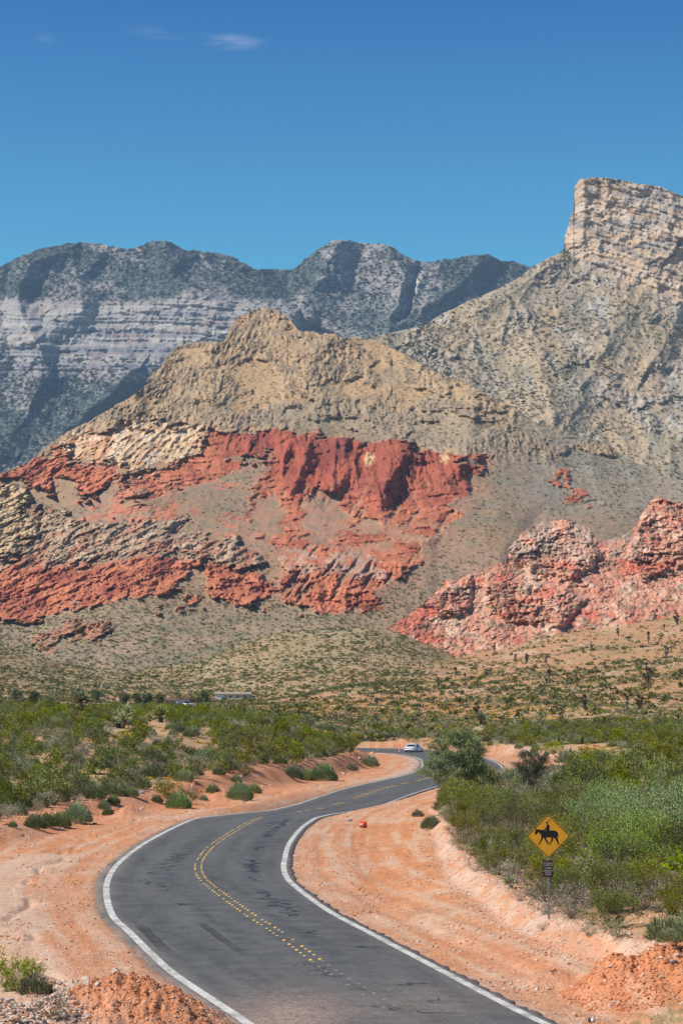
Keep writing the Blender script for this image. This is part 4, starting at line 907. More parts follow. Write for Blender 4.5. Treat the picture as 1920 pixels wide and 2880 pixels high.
def leaves(P, Dr, size, asp, col, jit, rg, tipc=None, tipw=None):
    """one small rhombus per point, long axis along Dr"""
    N = len(P); Dr = Dr / (np.linalg.norm(Dr, axis=1, keepdims=True) + 1e-9)
    r = rg.normal(size=(N, 3)); S = np.cross(Dr, r); S /= (np.linalg.norm(S, axis=1, keepdims=True) + 1e-9)
    L = (size * rg.uniform(.6, 1.4, N))[:, None]; Wd = L * asp
    V = np.stack([P, P + Dr * L * .5 + S * Wd, P + Dr * L, P + Dr * L * .5 - S * Wd], 1).reshape(-1, 3)
    c = np.asarray(col)[None, :] * rg.uniform(1 - jit, 1 + jit, N)[:, None]
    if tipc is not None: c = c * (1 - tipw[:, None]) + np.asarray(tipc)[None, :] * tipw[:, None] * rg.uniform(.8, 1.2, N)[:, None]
    return V, np.arange(4 * N).reshape(-1, 4), np.repeat(c, 4, 0)
def stems_mesh(name, S, mat, n=4):
    V, T = [], []
    for pts, rads in S: tube(V, T, pts, rads, n)
    return np_mesh(name, np.array(V), tris=np.array(T), mat=mat)
def bush(seed, h, w, nst, nlf, size, asp, col, tip=None, tipf=.3, droop=.1, lo=.3, spread=.16, up=.6, jit=.35, twig=3):
    """stems fanning from the crown of the root, twigs off them, leaves in clumps along the twigs"""
    rg = np.random.default_rng(seed); S = []; seg = []
    for k in range(nst):
        a = rg.uniform(0, 2 * np.pi); out = w * np.sqrt(rg.uniform(.02, 1)); hh = h * (1 - .55 * (out / w) ** 2.2) * rg.uniform(.72, 1.08)
        p1 = np.array([math.cos(a) * out, math.sin(a) * out, hh]); p0 = np.array([math.cos(a), math.sin(a), 0]) * .07 * w
        mid = p0 * .4 + p1 * .6 + np.array([0, 0, -.06 * h]) + rg.normal(0, .05 * w, 3); mid[:2] = p0[:2] * .45 + p1[:2] * .55 * .85
        pts = [p0, p0 * .6 + mid * .4 + rg.normal(0, .02, 3), mid, p1]; S.append(([tuple(p) for p in pts], [.013 * h, .010 * h, .007 * h, .003 * h]))
        for t in range(twig):
            f = rg.uniform(lo, .95); q = mid * (1 - f) + p1 * f if f > .5 else p0 * (1 - f) + mid * f
            dd = rg.normal(0, 1, 3); dd[2] = abs(dd[2]) * up; dd /= np.linalg.norm(dd); ln = w * rg.uniform(.16, .38)
            S.append(([tuple(q), tuple(q + dd * ln)], [.005 * h, .002 * h])); seg.append((q, q + dd * ln))
        seg.append((mid, p1)); seg.append((mid * .5 + p1 * .5, p1 * 1.03))
    seg = np.array([(a, b) for a, b in seg]); k = rg.integers(0, len(seg), nlf); f = rg.uniform(0, 1.05, nlf)[:, None]
    P = seg[k, 0] * (1 - f) + seg[k, 1] * f + rg.normal(0, spread * w * .33, (nlf, 3)); P[:, 2] = np.abs(P[:, 2]) + .02
    ctr = np.array([0, 0, h * .25]); Dr = (P - ctr) * np.array([1, 1, 1.0]) + rg.normal(0, .55 * w, (nlf, 3)); Dr[:, 2] += .3 * h * up
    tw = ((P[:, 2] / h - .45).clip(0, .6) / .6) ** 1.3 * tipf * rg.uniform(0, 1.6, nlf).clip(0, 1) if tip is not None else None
    return S, leaves(P, Dr, size, asp, col, jit, rg, tip, tw)
def two_part(name, B, parts=True, wood=None):
    S, (V, Q, Cc) = B
    fm = np_mesh(name + '_foliage', V, quads=Q, mat=m_leaf, col=Cc, smooth=False)
    sm = stems_mesh(name + '_branches', S, wood or m_wood, 3)
    return fm, sm
def joined_plant(name, B, wood=None, maxst=14):
    S, (V, Q, Cc) = B; W_, T_ = [], []
    for pts, rads in S[:maxst]: tube(W_, T_, pts, rads, 3)
    W_ = np.array(W_).reshape(-1, 3); T_ = np.array(T_).reshape(-1, 3) + len(V)
    Cw = np.tile(np.array([.2, .155, .115]), (len(W_), 1))
    return np_mesh(name, np.vstack([V, W_]), quads=Q, tris=T_, mat=m_leaf, col=np.vstack([Cc, Cw]), smooth=False)
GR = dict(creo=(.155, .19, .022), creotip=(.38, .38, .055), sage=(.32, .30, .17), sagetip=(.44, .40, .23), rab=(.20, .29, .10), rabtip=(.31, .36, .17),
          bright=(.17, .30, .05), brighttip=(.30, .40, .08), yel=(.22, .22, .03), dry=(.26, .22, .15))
# near creosote, with parts
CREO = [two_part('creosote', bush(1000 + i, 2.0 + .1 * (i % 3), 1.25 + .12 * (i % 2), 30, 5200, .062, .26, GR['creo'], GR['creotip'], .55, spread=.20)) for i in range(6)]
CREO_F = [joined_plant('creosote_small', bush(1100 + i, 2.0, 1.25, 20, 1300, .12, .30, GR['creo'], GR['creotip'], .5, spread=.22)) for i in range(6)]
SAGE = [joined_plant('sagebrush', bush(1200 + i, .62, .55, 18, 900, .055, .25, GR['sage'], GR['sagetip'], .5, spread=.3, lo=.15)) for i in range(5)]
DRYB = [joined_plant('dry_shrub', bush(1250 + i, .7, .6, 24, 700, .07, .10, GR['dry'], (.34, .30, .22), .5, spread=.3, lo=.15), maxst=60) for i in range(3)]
def blade_dome(seed, h, w, nb, L, wd, col, tip, tw=.5, shape=.5):
    """dense rounded shrub of upright wiry blades"""
    rg = np.random.default_rng(seed); a = rg.uniform(0, 2 * np.pi, nb); r = np.sqrt(rg.uniform(0, 1, nb)) * w * .98
    top = h * (1 - (r / w) ** 2.6 * .78) * (1 + .12 * np.sin(a * 3 + seed) + .08 * np.sin(a * 5 + r * 4)); z = top * rg.uniform(.08, 1, nb) ** .55
    P = np.stack([np.cos(a) * r, np.sin(a) * r, z], 1) + rg.normal(0, .025, (nb, 3)); P[:, 2] = np.abs(P[:, 2])
    Dr = np.stack([np.cos(a) * r / w * .75, np.sin(a) * r / w * .75, .75 + 0 * r], 1) + rg.normal(0, .16, (nb, 3))
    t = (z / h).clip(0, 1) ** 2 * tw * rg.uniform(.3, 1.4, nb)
    P = P - Dr * (L * .8)
    P[:, 2] = P[:, 2].clip(.01, None)
    return leaves(P, Dr, L, wd, col, .3, rg, tip, t.clip(0, 1))
def blade_mesh(name, *a, **k):
    V, Q, C_ = blade_dome(*a, **k); return np_mesh(name, V, quads=Q, mat=m_leaf, col=C_, smooth=False)
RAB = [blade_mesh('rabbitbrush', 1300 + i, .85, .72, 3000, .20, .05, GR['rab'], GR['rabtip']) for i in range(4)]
GRN_S = [blade_mesh('green_ephedra', 1340 + i, .7, .62, 900, .22, .06, (.18, .22, .09), (.27, .30, .13)) for i in range(3)]
YELB = [joined_plant('yellow_shrub', bush(1360 + i, 1.5, 1.1, 22, 2600, .075, .30, (.20, .23, .03), (.50, .47, .04), .9, spread=.22)) for i in range(2)]
BRIGHT = [two_part('bright_shrub', bush(1400 + i, 3.0, 2.0, 34, 9000, .085, .16, GR['bright'], GR['brighttip'], .6, spread=.22)) for i in range(3)]
def rosette(V, T, C_, c, r, n, rg, col, up=.25, wd=.058):
    for i in range(n):
        a = rg.uniform(0, 2 * np.pi); e = rg.uniform(-.35, 1.45) + up; d = np.array([math.cos(a) * math.cos(e), math.sin(a) * math.cos(e), math.sin(e)]); L = r * rg.uniform(.75, 1.1)
        s = np.cross(d, rg.normal(size=3)); s /= np.linalg.norm(s); b0 = len(V)
        bend = np.array([0, 0, -.10 * L])
        V += [tuple(c + s * wd * r * .6), tuple(c - s * wd * r * .6), tuple(c + d * L * .5 + s * wd * r), tuple(c + d * L * .5 - s * wd * r), tuple(c + d * L + bend)]
        T += [(b0, b0 + 1, b0 + 3), (b0, b0 + 3, b0 + 2), (b0 + 2, b0 + 3, b0 + 4)]
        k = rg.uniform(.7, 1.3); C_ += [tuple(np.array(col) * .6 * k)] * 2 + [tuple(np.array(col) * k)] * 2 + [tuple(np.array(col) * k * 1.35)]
def yucca_parts(name, seed, heads, col=(.38, .38, .16)):
    """heads: list of (x, y, z, radius, blades); a shaggy trunk under each head"""
    rg = np.random.default_rng(seed); V, T, C_ = [], [], []
    for (x, y, z, r, n) in heads: rosette(V, T, C_, np.array([x, y, z]), r, n, rg, col)
    fm = np_mesh(name + '_leaves', np.array(V), tris=np.array(T), mat=m_leaf, col=np.array(C_), smooth=False)
    S = []
    for (x, y, z, r, n) in heads:
        S.append(([(x * .15, y * .15, -.1), (x * .5, y * .5, z * .35), (x * .85, y * .85, z * .7), (x, y, z)], [.13, .11, .12, .12]))
    sm = stems_mesh(name + '_trunk', S, m_trunk, 7)
    # skirt of dead leaves
    Vd, Td, Cd = [], [], []
    for (x, y, z, r, n) in heads:
        for i in range(n // 2):
            f = rg.uniform(.35, .98); a = rg.uniform(0, 2 * np.pi); q = np.array([x * f, y * f, z * f]); d = np.array([math.cos(a) * .35, math.sin(a) * .35, -.9]); L = r * rg.uniform(.3, .55)
            s = np.cross(d, [0, 0, 1]); s = s / np.linalg.norm(s) * .03; b0 = len(Vd); o = np.array([math.cos(a), math.sin(a), 0]) * .1
            Vd += [tuple(q + o + s), tuple(q + o - s), tuple(q + o + d * L)]; Td.append((b0, b0 + 1, b0 + 2)); Cd += [tuple(np.array((.27, .21, .14)) * rg.uniform(.6, 1.2))] * 3
    dm = np_mesh(name + '_dead_leaves', np.array(Vd), tris=np.array(Td), mat=m_leaf, col=np.array(Cd), smooth=False)
    return fm, sm, dm
m_trunk = plain('shaggy_trunk', (.17, .13, .095), .95, .05, nz=.35, nscale=14)
YUC = [yucca_parts('yucca', 1500, [(0, 0, .55, .9, 240)]), yucca_parts('yucca', 1501, [(-.55, 0, .7, .75, 170), (.5, .2, .8, .78, 170), (.05, -.35, 1.15, .8, 200), (-.1, .6, .5, .6, 90)]), yucca_parts('yucca', 1502, [(0, 0, .35, .8, 200)])]
JOS = []
for i in range(4):
    rg = np.random.default_rng(1550 + i); hd = []
    for k in range([1, 3, 4, 2][i]):
        a = rg.uniform(0, 6.28); r = 0 if k == 0 else rg.uniform(.4, .95); hd.append((math.cos(a) * r, math.sin(a) * r, rg.uniform(1.9, 3.0), .62, 110)); hd.append((math.cos(a) * r * .7, math.sin(a) * r * .7, rg.uniform(1.3, 1.9), .55, 80))
    JOS.append(yucca_parts('joshua', 1560 + i, hd, (.085, .095, .045)))
# far low clumps, a few dozen faces each
def far_clump(seed, n, col, tip):
    rg = np.random.default_rng(seed); P = rg.normal(0, 1, (n, 3)); P /= np.linalg.norm(P, axis=1, keepdims=True); P *= rg.uniform(.35, .8, n)[:, None]; P[:, 2] = np.abs(P[:, 2]) * 1.1 * .9
    V, Q, C_ = leaves(P, P + rg.normal(0, .4, (n, 3)), .5, .42, col, .35, rg, tip, rg.uniform(0, 1, n) * .4)
    return np_mesh('far_clump', V, quads=Q, mat=m_leaf, col=C_, smooth=False)
FARC = {'dark': [far_clump(1600 + i, 34, (.10, .12, .022), (.21, .21, .04)) for i in range(3)], 'grey': [far_clump(1610 + i, 30, (.26, .24, .125), (.33, .30, .16)) for i in range(3)],
        'olive': [far_clump(1620 + i, 30, (.18, .20, .05), (.29, .28, .07)) for i in range(3)], 'pine': [far_clump(1630 + i, 30, (.030, .044, .028), (.05, .065, .04)) for i in range(2)]}
print('protos', time.time() - T0)

def scatter(name, pts, scl, protos, label, cat='plant', rz=None, flat=1.0, tilt=0.0):
    """uncountable ground cover: one object whose points carry copies of the prototypes"""
    N = len(pts); me = bpy.data.meshes.new(name + '_points'); me.vertices.add(N); me.vertices.foreach_set('co', np.ascontiguousarray(pts, np.float32).ravel())
    a = me.attributes.new('scl', 'FLOAT', 'POINT'); a.data.foreach_set('value', np.asarray(scl, np.float32))
    a = me.attributes.new('idx', 'INT', 'POINT'); a.data.foreach_set('value', rng.integers(0, len(protos), N).astype(np.int32))
    r = np.zeros((N, 3), np.float32); r[:, 2] = rng.uniform(0, 6.28, N) if rz is None else rz
    if tilt: r[:, :2] = rng.uniform(-tilt, tilt, (N, 2))
    a = me.attributes.new('rot', 'FLOAT_VECTOR', 'POINT'); a.data.foreach_set('vector', r.ravel())
    o = link(name, me); o['kind'] = 'stuff'; o['label'] = label; o['category'] = cat
    pc = bpy.data.collections.new(name + '_kinds')
    for i, p_ in enumerate(protos): q = bpy.data.objects.new('%s_kind_%02d' % (name, i), p_); pc.objects.link(q)
    ng = bpy.data.node_groups.new(name + '_scatter', 'GeometryNodeTree')
    ng.interface.new_socket('Geometry', in_out='INPUT', socket_type='NodeSocketGeometry'); ng.interface.new_socket('Geometry', in_out='OUTPUT', socket_type='NodeSocketGeometry')
    n = ng.nodes; l = ng.links; gi = n.new('NodeGroupInput'); go = n.new('NodeGroupOutput'); ci = n.new('GeometryNodeCollectionInfo'); ci.inputs['Collection'].default_value = pc
    ci.inputs['Separate Children'].default_value = True; ci.inputs['Reset Children'].default_value = True
    ip = n.new('GeometryNodeInstanceOnPoints'); mp = n.new('GeometryNodeMeshToPoints'); l.new(gi.outputs[0], mp.inputs['Mesh']); l.new(mp.outputs[0], ip.inputs['Points'])
    def na(nm, t):
        q = n.new('GeometryNodeInputNamedAttribute'); q.data_type = t; q.inputs['Name'].default_value = nm; return q.outputs[0]
    l.new(ci.outputs[0], ip.inputs['Instance']); ip.inputs['Pick Instance'].default_value = True; l.new(na('idx', 'INT'), ip.inputs['Instance Index'])
    er = n.new('FunctionNodeEulerToRotation'); l.new(na('rot', 'FLOAT_VECTOR'), er.inputs[0]); l.new(er.outputs[0], ip.inputs['Rotation'])
    cs = n.new('ShaderNodeCombineXYZ'); s_ = na('scl', 'FLOAT'); l.new(s_, cs.inputs[0]); l.new(s_, cs.inputs[1]); l.new(mathn(n, l, 'MULTIPLY', s_, flat), cs.inputs[2]); l.new(cs.outputs[0], ip.inputs['Scale'])
    l.new(ip.outputs[0], go.inputs[0])
    md = o.modifiers.new('scatter', 'NODES'); md.node_group = ng
    return o

def gpts(x0, x1, Y0, Y1, N, pw=1.0):
    """random ground places, even over the picture's depth rather than over area when pw > 1"""
    Y = (rng.uniform(Y0 ** (1 / pw), Y1 ** (1 / pw), N)) ** pw; t = rng.uniform((x0 - 960) / 6000, (x1 - 960) / 6000, N); return t * Y, Y
ROADNEAR = np.vstack([EL[::10], ER[::10]])
def edist(X, Y): return gat(E, X, Y)
def pxy(X, Y): return proj(X, Y, gz(X, Y))
# ---- far slopes: shrubs stand on the modelled relief
def on_mtn(M, N, dens, xr=None):
    ny, nx = M['X'].shape; i = rng.integers(2, ny - 1, N * 3); j = rng.integers(2, nx - 2, N * 3)
    w = dens(M['xx'][i, j], M['yy'][i, j], M['X'][i, j], M['Z'][i, j]) * (rng.uniform(0, 1, N * 3) >= 0)
    w = w * np.gradient(M['xs'])[j] / np.gradient(M['xs']).max()
    k = rng.uniform(0, 1, N * 3) < w; i, j = i[k][:N], j[k][:N]
    f = rng.uniform(0, 1, len(i))
    X = M['X'][i, j] * (1 - f) + M['X'][i, j + 1] * f; Y = M['Y'][i, j] * (1 - f) + M['Y'][i, j + 1] * f; Z = M['Z'][i, j] * (1 - f) + M['Z'][i, j + 1] * f
    return np.stack([X, Y, Z], 1)
def hill_d(xx, yy, X, Z):
    up = 1 - sst(yy, 1180, 1300); fanz = sst(yy, 1500, 1720)
    rk = np.zeros(xx.shape)
    for P in (P_RED1, P_CREAM, P_RED4, P_RED5, P_REDL, P_RED9): rk = np.maximum(rk, sst(poly_sd(xx, yy, P), -4, 8))
    d = .10 + .26 * up + .65 * fanz + .30 * sst(fbm(X / 60, Z / 40, 3, 701), .0, .3)
    d = d + .35 * sst(xx, 1350, 1700) * (1 - sst(yy, 1300, 1500))
    return d * (1 - .93 * rk)
p_ = on_mtn(HILL, 40000, hill_d); scatter('hillside_shrubs', p_, rng.uniform(.35, 1.5, len(p_)) ** 1.6 * .85, FARC['dark'] + FARC['olive'] + FARC['grey'], 'small scattered desert shrubs dotting the red banded hill', flat=.8)
def peak_d(xx, yy, X, Z):
    cb = cliff_base(xx); hd = (cb - yy > 0) & (xx > 1560)
    return (.30 + .5 * sst(fbm(X / 110, Z / 80, 3, 711), -.1, .3)) * np.where(hd, .12 + .5 * (yy - pp(xx) < 30), 1)
p_ = on_mtn(PEAK, 15000, peak_d); scatter('peak_shrubs', p_, rng.uniform(.35, 1.25, len(p_)) ** 1.8 * 2.3, FARC['dark'] + FARC['pine'], 'dark shrubs dotted over the grey slopes of the cliff headed peak', flat=.85)
def far_d(xx, yy, X, Z):
    lb = sst(Z, 1130, 1220) * (1 - sst(Z, 1470, 1540)) * sst(xx, -100, 60) * (1 - sst(xx, 640, 900))
    return .05 + (1 - lb) * (.5 + .5 * sst(fbm(X / 230, Z / 170, 3, 92), -.1, .25))
p_ = on_mtn(FAR, 34000, far_d); scatter('mountain_forest', p_, rng.uniform(.4, 1.3, len(p_)) ** 1.6 * 5.4, FARC['pine'], 'dark conifer woodland covering the distant mountain range', cat='woodland', flat=.95)
p_ = on_mtn(OUTC, 900, lambda xx, yy, X, Z: .1 + .5 * (fbm(X / 12, Z / 9, 3, 721) > .1)); scatter('outcrop_shrubs', p_, rng.uniform(.4, 1.1, len(p_)), FARC['dark'], 'few green shrubs in the cracks of the pink outcrop', flat=.8)
print('far veg', time.time() - T0)
# ================================================================== PLACING THE PLANTS
def plant2(name, pair, X, Y, s, label, cat, group=None, rz=None, names=('branches', 'foliage'), sink=.04, sxy=1.0):
    r = empty(name, (X, Y, float(gz(X, Y)[0]) - sink * s), random.uniform(0, 6.28) if rz is None else rz)
    r.scale = (s * sxy, s * sxy, s); tag(r, label, cat, group)
    link(names[1], pair[0], r); link(names[0], pair[1], r)
    for extra in pair[2:]: link('dead_leaves', extra, r)
    return r
def plant1(name, mesh, X, Y, s, label, cat, group=None, rz=None, sink=.03, sxy=1.0):
    o = link(name, mesh, loc=(X, Y, float(gz(X, Y)[0]) - sink * s)); o.rotation_euler = (0, 0, random.uniform(0, 6.28) if rz is None else rz); o.scale = (s * sxy, s * sxy, s)
    return tag(o, label, cat, group)
def darts(x0, x1, Y0, Y1, sep, dens, tries):
    """places at least sep(Y) apart, thinned by dens(X, Y)"""
    X, Y = gpts(x0, x1, Y0, Y1, tries, 2.0); k = rng.uniform(0, 1, tries) < dens(X, Y); X, Y = X[k], Y[k]
    out = []; cell = {}
    for x, y in zip(X, Y):
        s = sep(y); cx, cy = int(x // 2.0), int(y // 2.0); ok = True; r = int(s // 2.0) + 1
        for i in range(cx - r, cx + r + 1):
            for j in range(cy - r, cy + r + 1):
                for (a, b) in cell.get((i, j), ()):
                    if (a - x) ** 2 + (b - y) ** 2 < s * s: ok = False; break
                if not ok: break
            if not ok: break
        if ok: cell.setdefault((cx, cy), []).append((x, y)); out.append((x, y))
    return np.array(out)
YUCPX = [(228, 1997, 46), (343, 2052, 66), (397, 2050, 32), (452, 2035, 42), (422, 2030, 28), (748, 2050, 36), (262, 2182, 52), (1440, 2505, 60), (1812, 2182, 46), (1352, 2040, 34), (1905, 2180, 40), (500, 2255, 70), (1555, 2128, 80), (1335, 2250, 60),
         (130, 2120, 70), (540, 2080, 80), (1654, 2270, 60), (1495, 2362, 50), (1650, 2500, 40), (1560, 2270, 40)]
def blocked(xp, yp):
    b_ = np.zeros(xp.shape, bool)
    for x, y, w in YUCPX: b_ |= (np.abs(xp - x) < w * .62) & (yp > y - 4) & (yp < y + 40)
    return b_
def zone_label(kind, X, Y):
    x, y = pxy(np.array([X]), np.array([Y])); x, y = float(x[0]), float(y[0]); side = gat(SIDE, np.array([X]), np.array([Y]))[0]
    if side > 0:
        if Y < 66: w = 'at the front edge of the thicket beside the sign post' if x < 1720 else 'at the front edge of the thicket near the right side'
        elif Y < 95: w = 'along the berm left of the riding sign' if x < 1440 else ('right behind the riding sign' if x < 1640 else 'among the bright green shrubs at the right')
        elif Y < 128: w = 'below the mesquite tree near the lone brush' if x < 1400 else ('above the riding sign in the middle of the thicket' if x < 1640 else 'behind the bright green shrubs')
        elif Y < 180: w = 'at the feet of the mesquite tree' if x < 1560 else 'on the far right side of the thicket'
        else: w = 'beyond the hairpin gravel on the right flat'
    else:
        if Y < 160: w = 'on the left flat nearest the big roadside clump'
        elif Y < 200: w = 'at the left end of the flat' if x < 350 else ('behind the yellow green shrub' if x < 700 else 'in the thicket above the cut bank')
        else: w = 'far back on the left flat' if x < 700 else 'at the nose of the left thicket near the bend'
    return kind + ' ' + w, kind.split(' ')[-1] + ' shrubs ' + w
def d_creo(X, Y):
    e = edist(X, Y); side = gat(SIDE, X, Y); xp, yp = pxy(X, Y); n = fbm(X / 9, Y / 16, 3, 801)
    right = (side > 0) * (gat(U, X, Y) > 1.15) * np.where(Y < 175, .96, .6 * sst(n, -.25, .1) + .12)
    left = (side < 0) * (e > 9.6 - .8 * sst(Y, 150, 200)) * (.04 + .50 * sst(n, -.03, .22) + .45 * ((yp > 2080) & (xp > 600)))
    left = left * np.where((yp < 2250) & (yp > 2105) & (xp > 680) & (xp < 1040), 1.5, 1)
    # keep the ground round the sign, the buildings' view and the hairpin bank open
    right = right * ~((xp > 1372) & (xp < 1585) & (yp > 2110) & (yp < 2290) & (Y > 112)) * ~((Y > 195) & (Y < 300) & (e < 16)) * ~((xp > 1440) & (xp < 1620) & (yp > 2100) & (yp < 2240) & (Y > 150))
    clear = (np.hypot(X - 6.0, Y - 60) < 1.6)
    thin = 1 - .85 * sst(Y, 230, 400)
    return (right + left).clip(0, 1) * ~clear * thin * ~blocked(xp, yp)
cre = darts(-260, 2180, 54, 420, lambda y: 1.9 if y < 175 else 2.4, d_creo, 26000)
def size_px(P, h): return h * FPX / P[:, 1]
inview = (np.abs(cre[:, 0] / cre[:, 1]) < .172)
order = np.argsort(-(size_px(cre, 2) * np.where(inview, 1, .01))); print('creosote', len(cre), 'left', int((cre[:,0]<0).sum()))
for k, i in enumerate(order[:300]):
    X, Y = cre[i]; s = random.uniform(.55, 1.08); side = gat(SIDE, np.array([X]), np.array([Y]))[0]
    s *= .88 if Y < 100 else 1
    lab, grp = zone_label('dark green creosote', X, Y)
    if k < 90: plant2('creosote_bush', random.choice(CREO), X, Y, s, lab, 'bush', grp)
    else: plant1('creosote_bush', random.choice(CREO_F), X, Y, s, lab, 'bush', grp)
rest = order[300:]
P = np.stack([cre[rest, 0], cre[rest, 1], gz(cre[rest, 0], cre[rest, 1])], 1)
scatter('creosote_scrub', P, rng.uniform(.6, 1.1, len(P)), CREO_F, 'mass of dark creosote bushes on the flats farther from the road', cat='scrub')
# low grey-green sagebrush and dry shrubs between them
def d_sage(X, Y):
    xq, yq = pxy(X, Y); bq = blocked(xq, yq)
    e = edist(X, Y); side = gat(SIDE, X, Y); n = fbm(X / 7, Y / 12, 3, 811)
    ok = np.where(side > 0, gat(U, X, Y) > .75, e > 9.0)
    return ok * ~bq * (.15 + .75 * sst(n, -.12, .25)) * ~((side > 0) & (Y > 195) & (Y < 300) & (e < 15))
sg = darts(-260, 2180, 60, 430, lambda y: .8 if y < 200 else 1.15, d_sage, 26000); print('sage', len(sg))
inv = np.abs(sg[:, 0] / sg[:, 1]) < .17; order = np.argsort(sg[:, 1] + np.where(inv, 0, 1e4))
for k, i in enumerate(order[:260]):
    X, Y = sg[i]; side = gat(SIDE, np.array([X]), np.array([Y]))[0]
    plant1('sagebrush', random.choice(SAGE + DRYB[:2]), X, Y, random.uniform(.7, 1.35), zone_label('low grey sagebrush', X, Y)[0], 'bush', zone_label('low grey sagebrush', X, Y)[1])
rest = order[260:]; P = np.stack([sg[rest, 0], sg[rest, 1], gz(sg[rest, 0], sg[rest, 1])], 1)
scatter('sagebrush_cover', P, rng.uniform(.7, 1.5, len(P)), SAGE + GRN_S, 'low grey green sagebrush covering the flats between bushes', cat='scrub')
# beyond: slopes and mounds covered by small clumps
def slope(x0, x1, Y0, Y1, N, dens, protos, name, label, s0, s1, flat=.8):
    X, Y = gpts(x0, x1, Y0, Y1, N, 1.6); k = rng.uniform(0, 1, N) < dens(X, Y); X, Y = X[k], Y[k]
    k = (edist(X, Y) > 10); X, Y = X[k], Y[k]; P = np.stack([X, Y, gz(X, Y)], 1); print(name, len(P))
    return scatter(name, P, rng.uniform(0, 1, len(P)) ** 2 * (s1 - s0) + s0, protos, label, cat='scrub', flat=flat)
def nn(s, a, b): return lambda X, Y: sst(fbm(X / a, Y / b, 4, s), -.25, .2)
slope(-150, 2100, 300, 1245, 52000, lambda X, Y: (.12 + .88 * nn(821, 30, 60)(X, Y)) * (.45 + .4 * (Y < 620) + .15 * (1 - sst(X / Y * 6000 + 960, 1060, 1330)) * (Y > 900)), FARC['grey'] + FARC['olive'] + FARC['olive'], 'desert_scrub', 'low green and grey scrub covering the rising desert slopes', .45, 1.15, .62)
slope(-150, 2100, 300, 1245, 8500, lambda X, Y: (.20 + .80 * nn(831, 40, 70)(X, Y)) * np.where(Y < 620, .35, 1), FARC['dark'], 'dark_scrub', 'scattered dark green bushes over the rising desert slopes', .5, 1.6, .9)
slope(-150, 1400, 930, 1250, 13000, lambda X, Y: (.4 + .6 * nn(841, 40, 40)(X, Y)) * (1 - sst(X / Y * 6000 + 960 + 60 * fbm(X / 20, Y / 30, 2, 842), 1080, 1290)), FARC['olive'] + FARC['dark'], 'mound_scrub', 'dense green scrub on the low mounds below the red rocks', .6, 1.4, .75)
slope(1050, 2100, 560, 1150, 420, lambda X, Y: .2 + .7 * nn(861, 30, 50)(X, Y), FARC['dark'], 'slope_bushes', 'larger dark bushes standing out on the right slope', 1.0, 2.1, .9)
# yellow flowers
fl = []
rgf = np.random.default_rng(5)
for i in range(2): fl.append(far_clump(1700 + i, 40, (.58, .38, .03), (.70, .50, .05)))
def flower_d(X, Y):
    xp, yp = pxy(X, Y); g = fbm(X / 6, Y / 14, 4, 851); base_ = sst(g, .08, .26)
    for cx, cy, rx, ry in ((130, 2120, 60, 12), (340, 2170, 70, 10), (240, 2090, 60, 8), (640, 2180, 60, 10), (60, 2230, 60, 10), (540, 2080, 90, 14), (1480, 2362, 40, 22), (1480, 2480, 0, 0), (900, 1985, 200, 25), (1300, 2010, 300, 35), (1640, 2490, 40, 30), (680, 1965, 60, 8), (550, 2225, 60, 14), (1655, 2270, 60, 14)):
        if rx: base_ = np.maximum(base_, (np.hypot((xp - cx) / rx, (yp - cy) / ry) < 1) * .9)
    return base_ * (edist(X, Y) > 9.5)
X, Y = gpts(-100, 2050, 62, 760, 16000, 1.8); k = rng.uniform(0, 1, len(X)) < flower_d(X, Y); X, Y = X[k], Y[k]
scatter('yellow_wildflowers', np.stack([X, Y, gz(X, Y)], 1), rng.uniform(.10, .28, len(X)) * (1 + Y / 260), fl, 'patches of low yellow wildflowers between the bushes', cat='flowers', flat=.35); print('flowers', len(X))

# ---- roadside plants one can tell apart -----------------------------------
def rab(x, y, w, label, grp=None, protos=RAB, name='rabbitbrush', cat='bush', wfull=1.45, rz=None):
    X, Y, _ = at(x, y); s = 1.2 * w * Y / FPX / wfull; return plant1(name, random.choice(protos), X, Y, s, label, cat, grp)
g5 = lambda x, y: (x / 1.633, 1750 + y / 1.633)
for (x, y, w, lab) in (
        (165, 952, 95, 'round green rabbitbrush at the left end of the roadside clump on pale sand'),
        (222, 940, 90, 'round green rabbitbrush second from left in the big roadside clump'),
        (275, 945, 95, 'round green rabbitbrush in the middle of the big left roadside clump'),
        (355, 925, 125, 'largest round rabbitbrush closing the right end of the left roadside clump'),
        (60, 948, 40, 'tiny green bush left of the big roadside clump'),
        (478, 860, 55, 'small rabbitbrush upper left of the trio past the big clump'), (497, 888, 50, 'lowest small rabbitbrush of the trio past the big clump'), (522, 845, 58, 'small rabbitbrush upper right of the trio past the big clump'),
        (604, 802, 62, 'blue green rabbitbrush left of the grey boulder on the bank'), (722, 832, 50, 'faded green brush between boulder and yellow shrub'), (820, 858, 105, 'wide low rabbitbrush under the yellow green shrub'),
        (935, 825, 36, 'tiny green brush left of the orange dirt heap'), (978, 795, 58, 'grey green brush above the orange dirt heap'),
        (1085, 745, 48, 'small rabbitbrush standing behind the roadside pair'), (1100, 818, 112, 'large rabbitbrush beside the orange dirt heap casting a shadow'), (1165, 790, 66, 'rabbitbrush right of the large one by the dirt heap'),
        (1345, 728, 80, 'leftmost of the three joined rabbitbrushes below the thicket'), (1405, 728, 76, 'middle of the three joined rabbitbrushes below the thicket'), (1488, 730, 112, 'widest right one of the three joined rabbitbrushes below the thicket'),
        (1610, 700, 0, '')):
    if w: rab(*g5(x, y), w / 1.633, lab)
g6 = lambda x, y: (960 + x / 1.633, 1750 + y / 1.633)
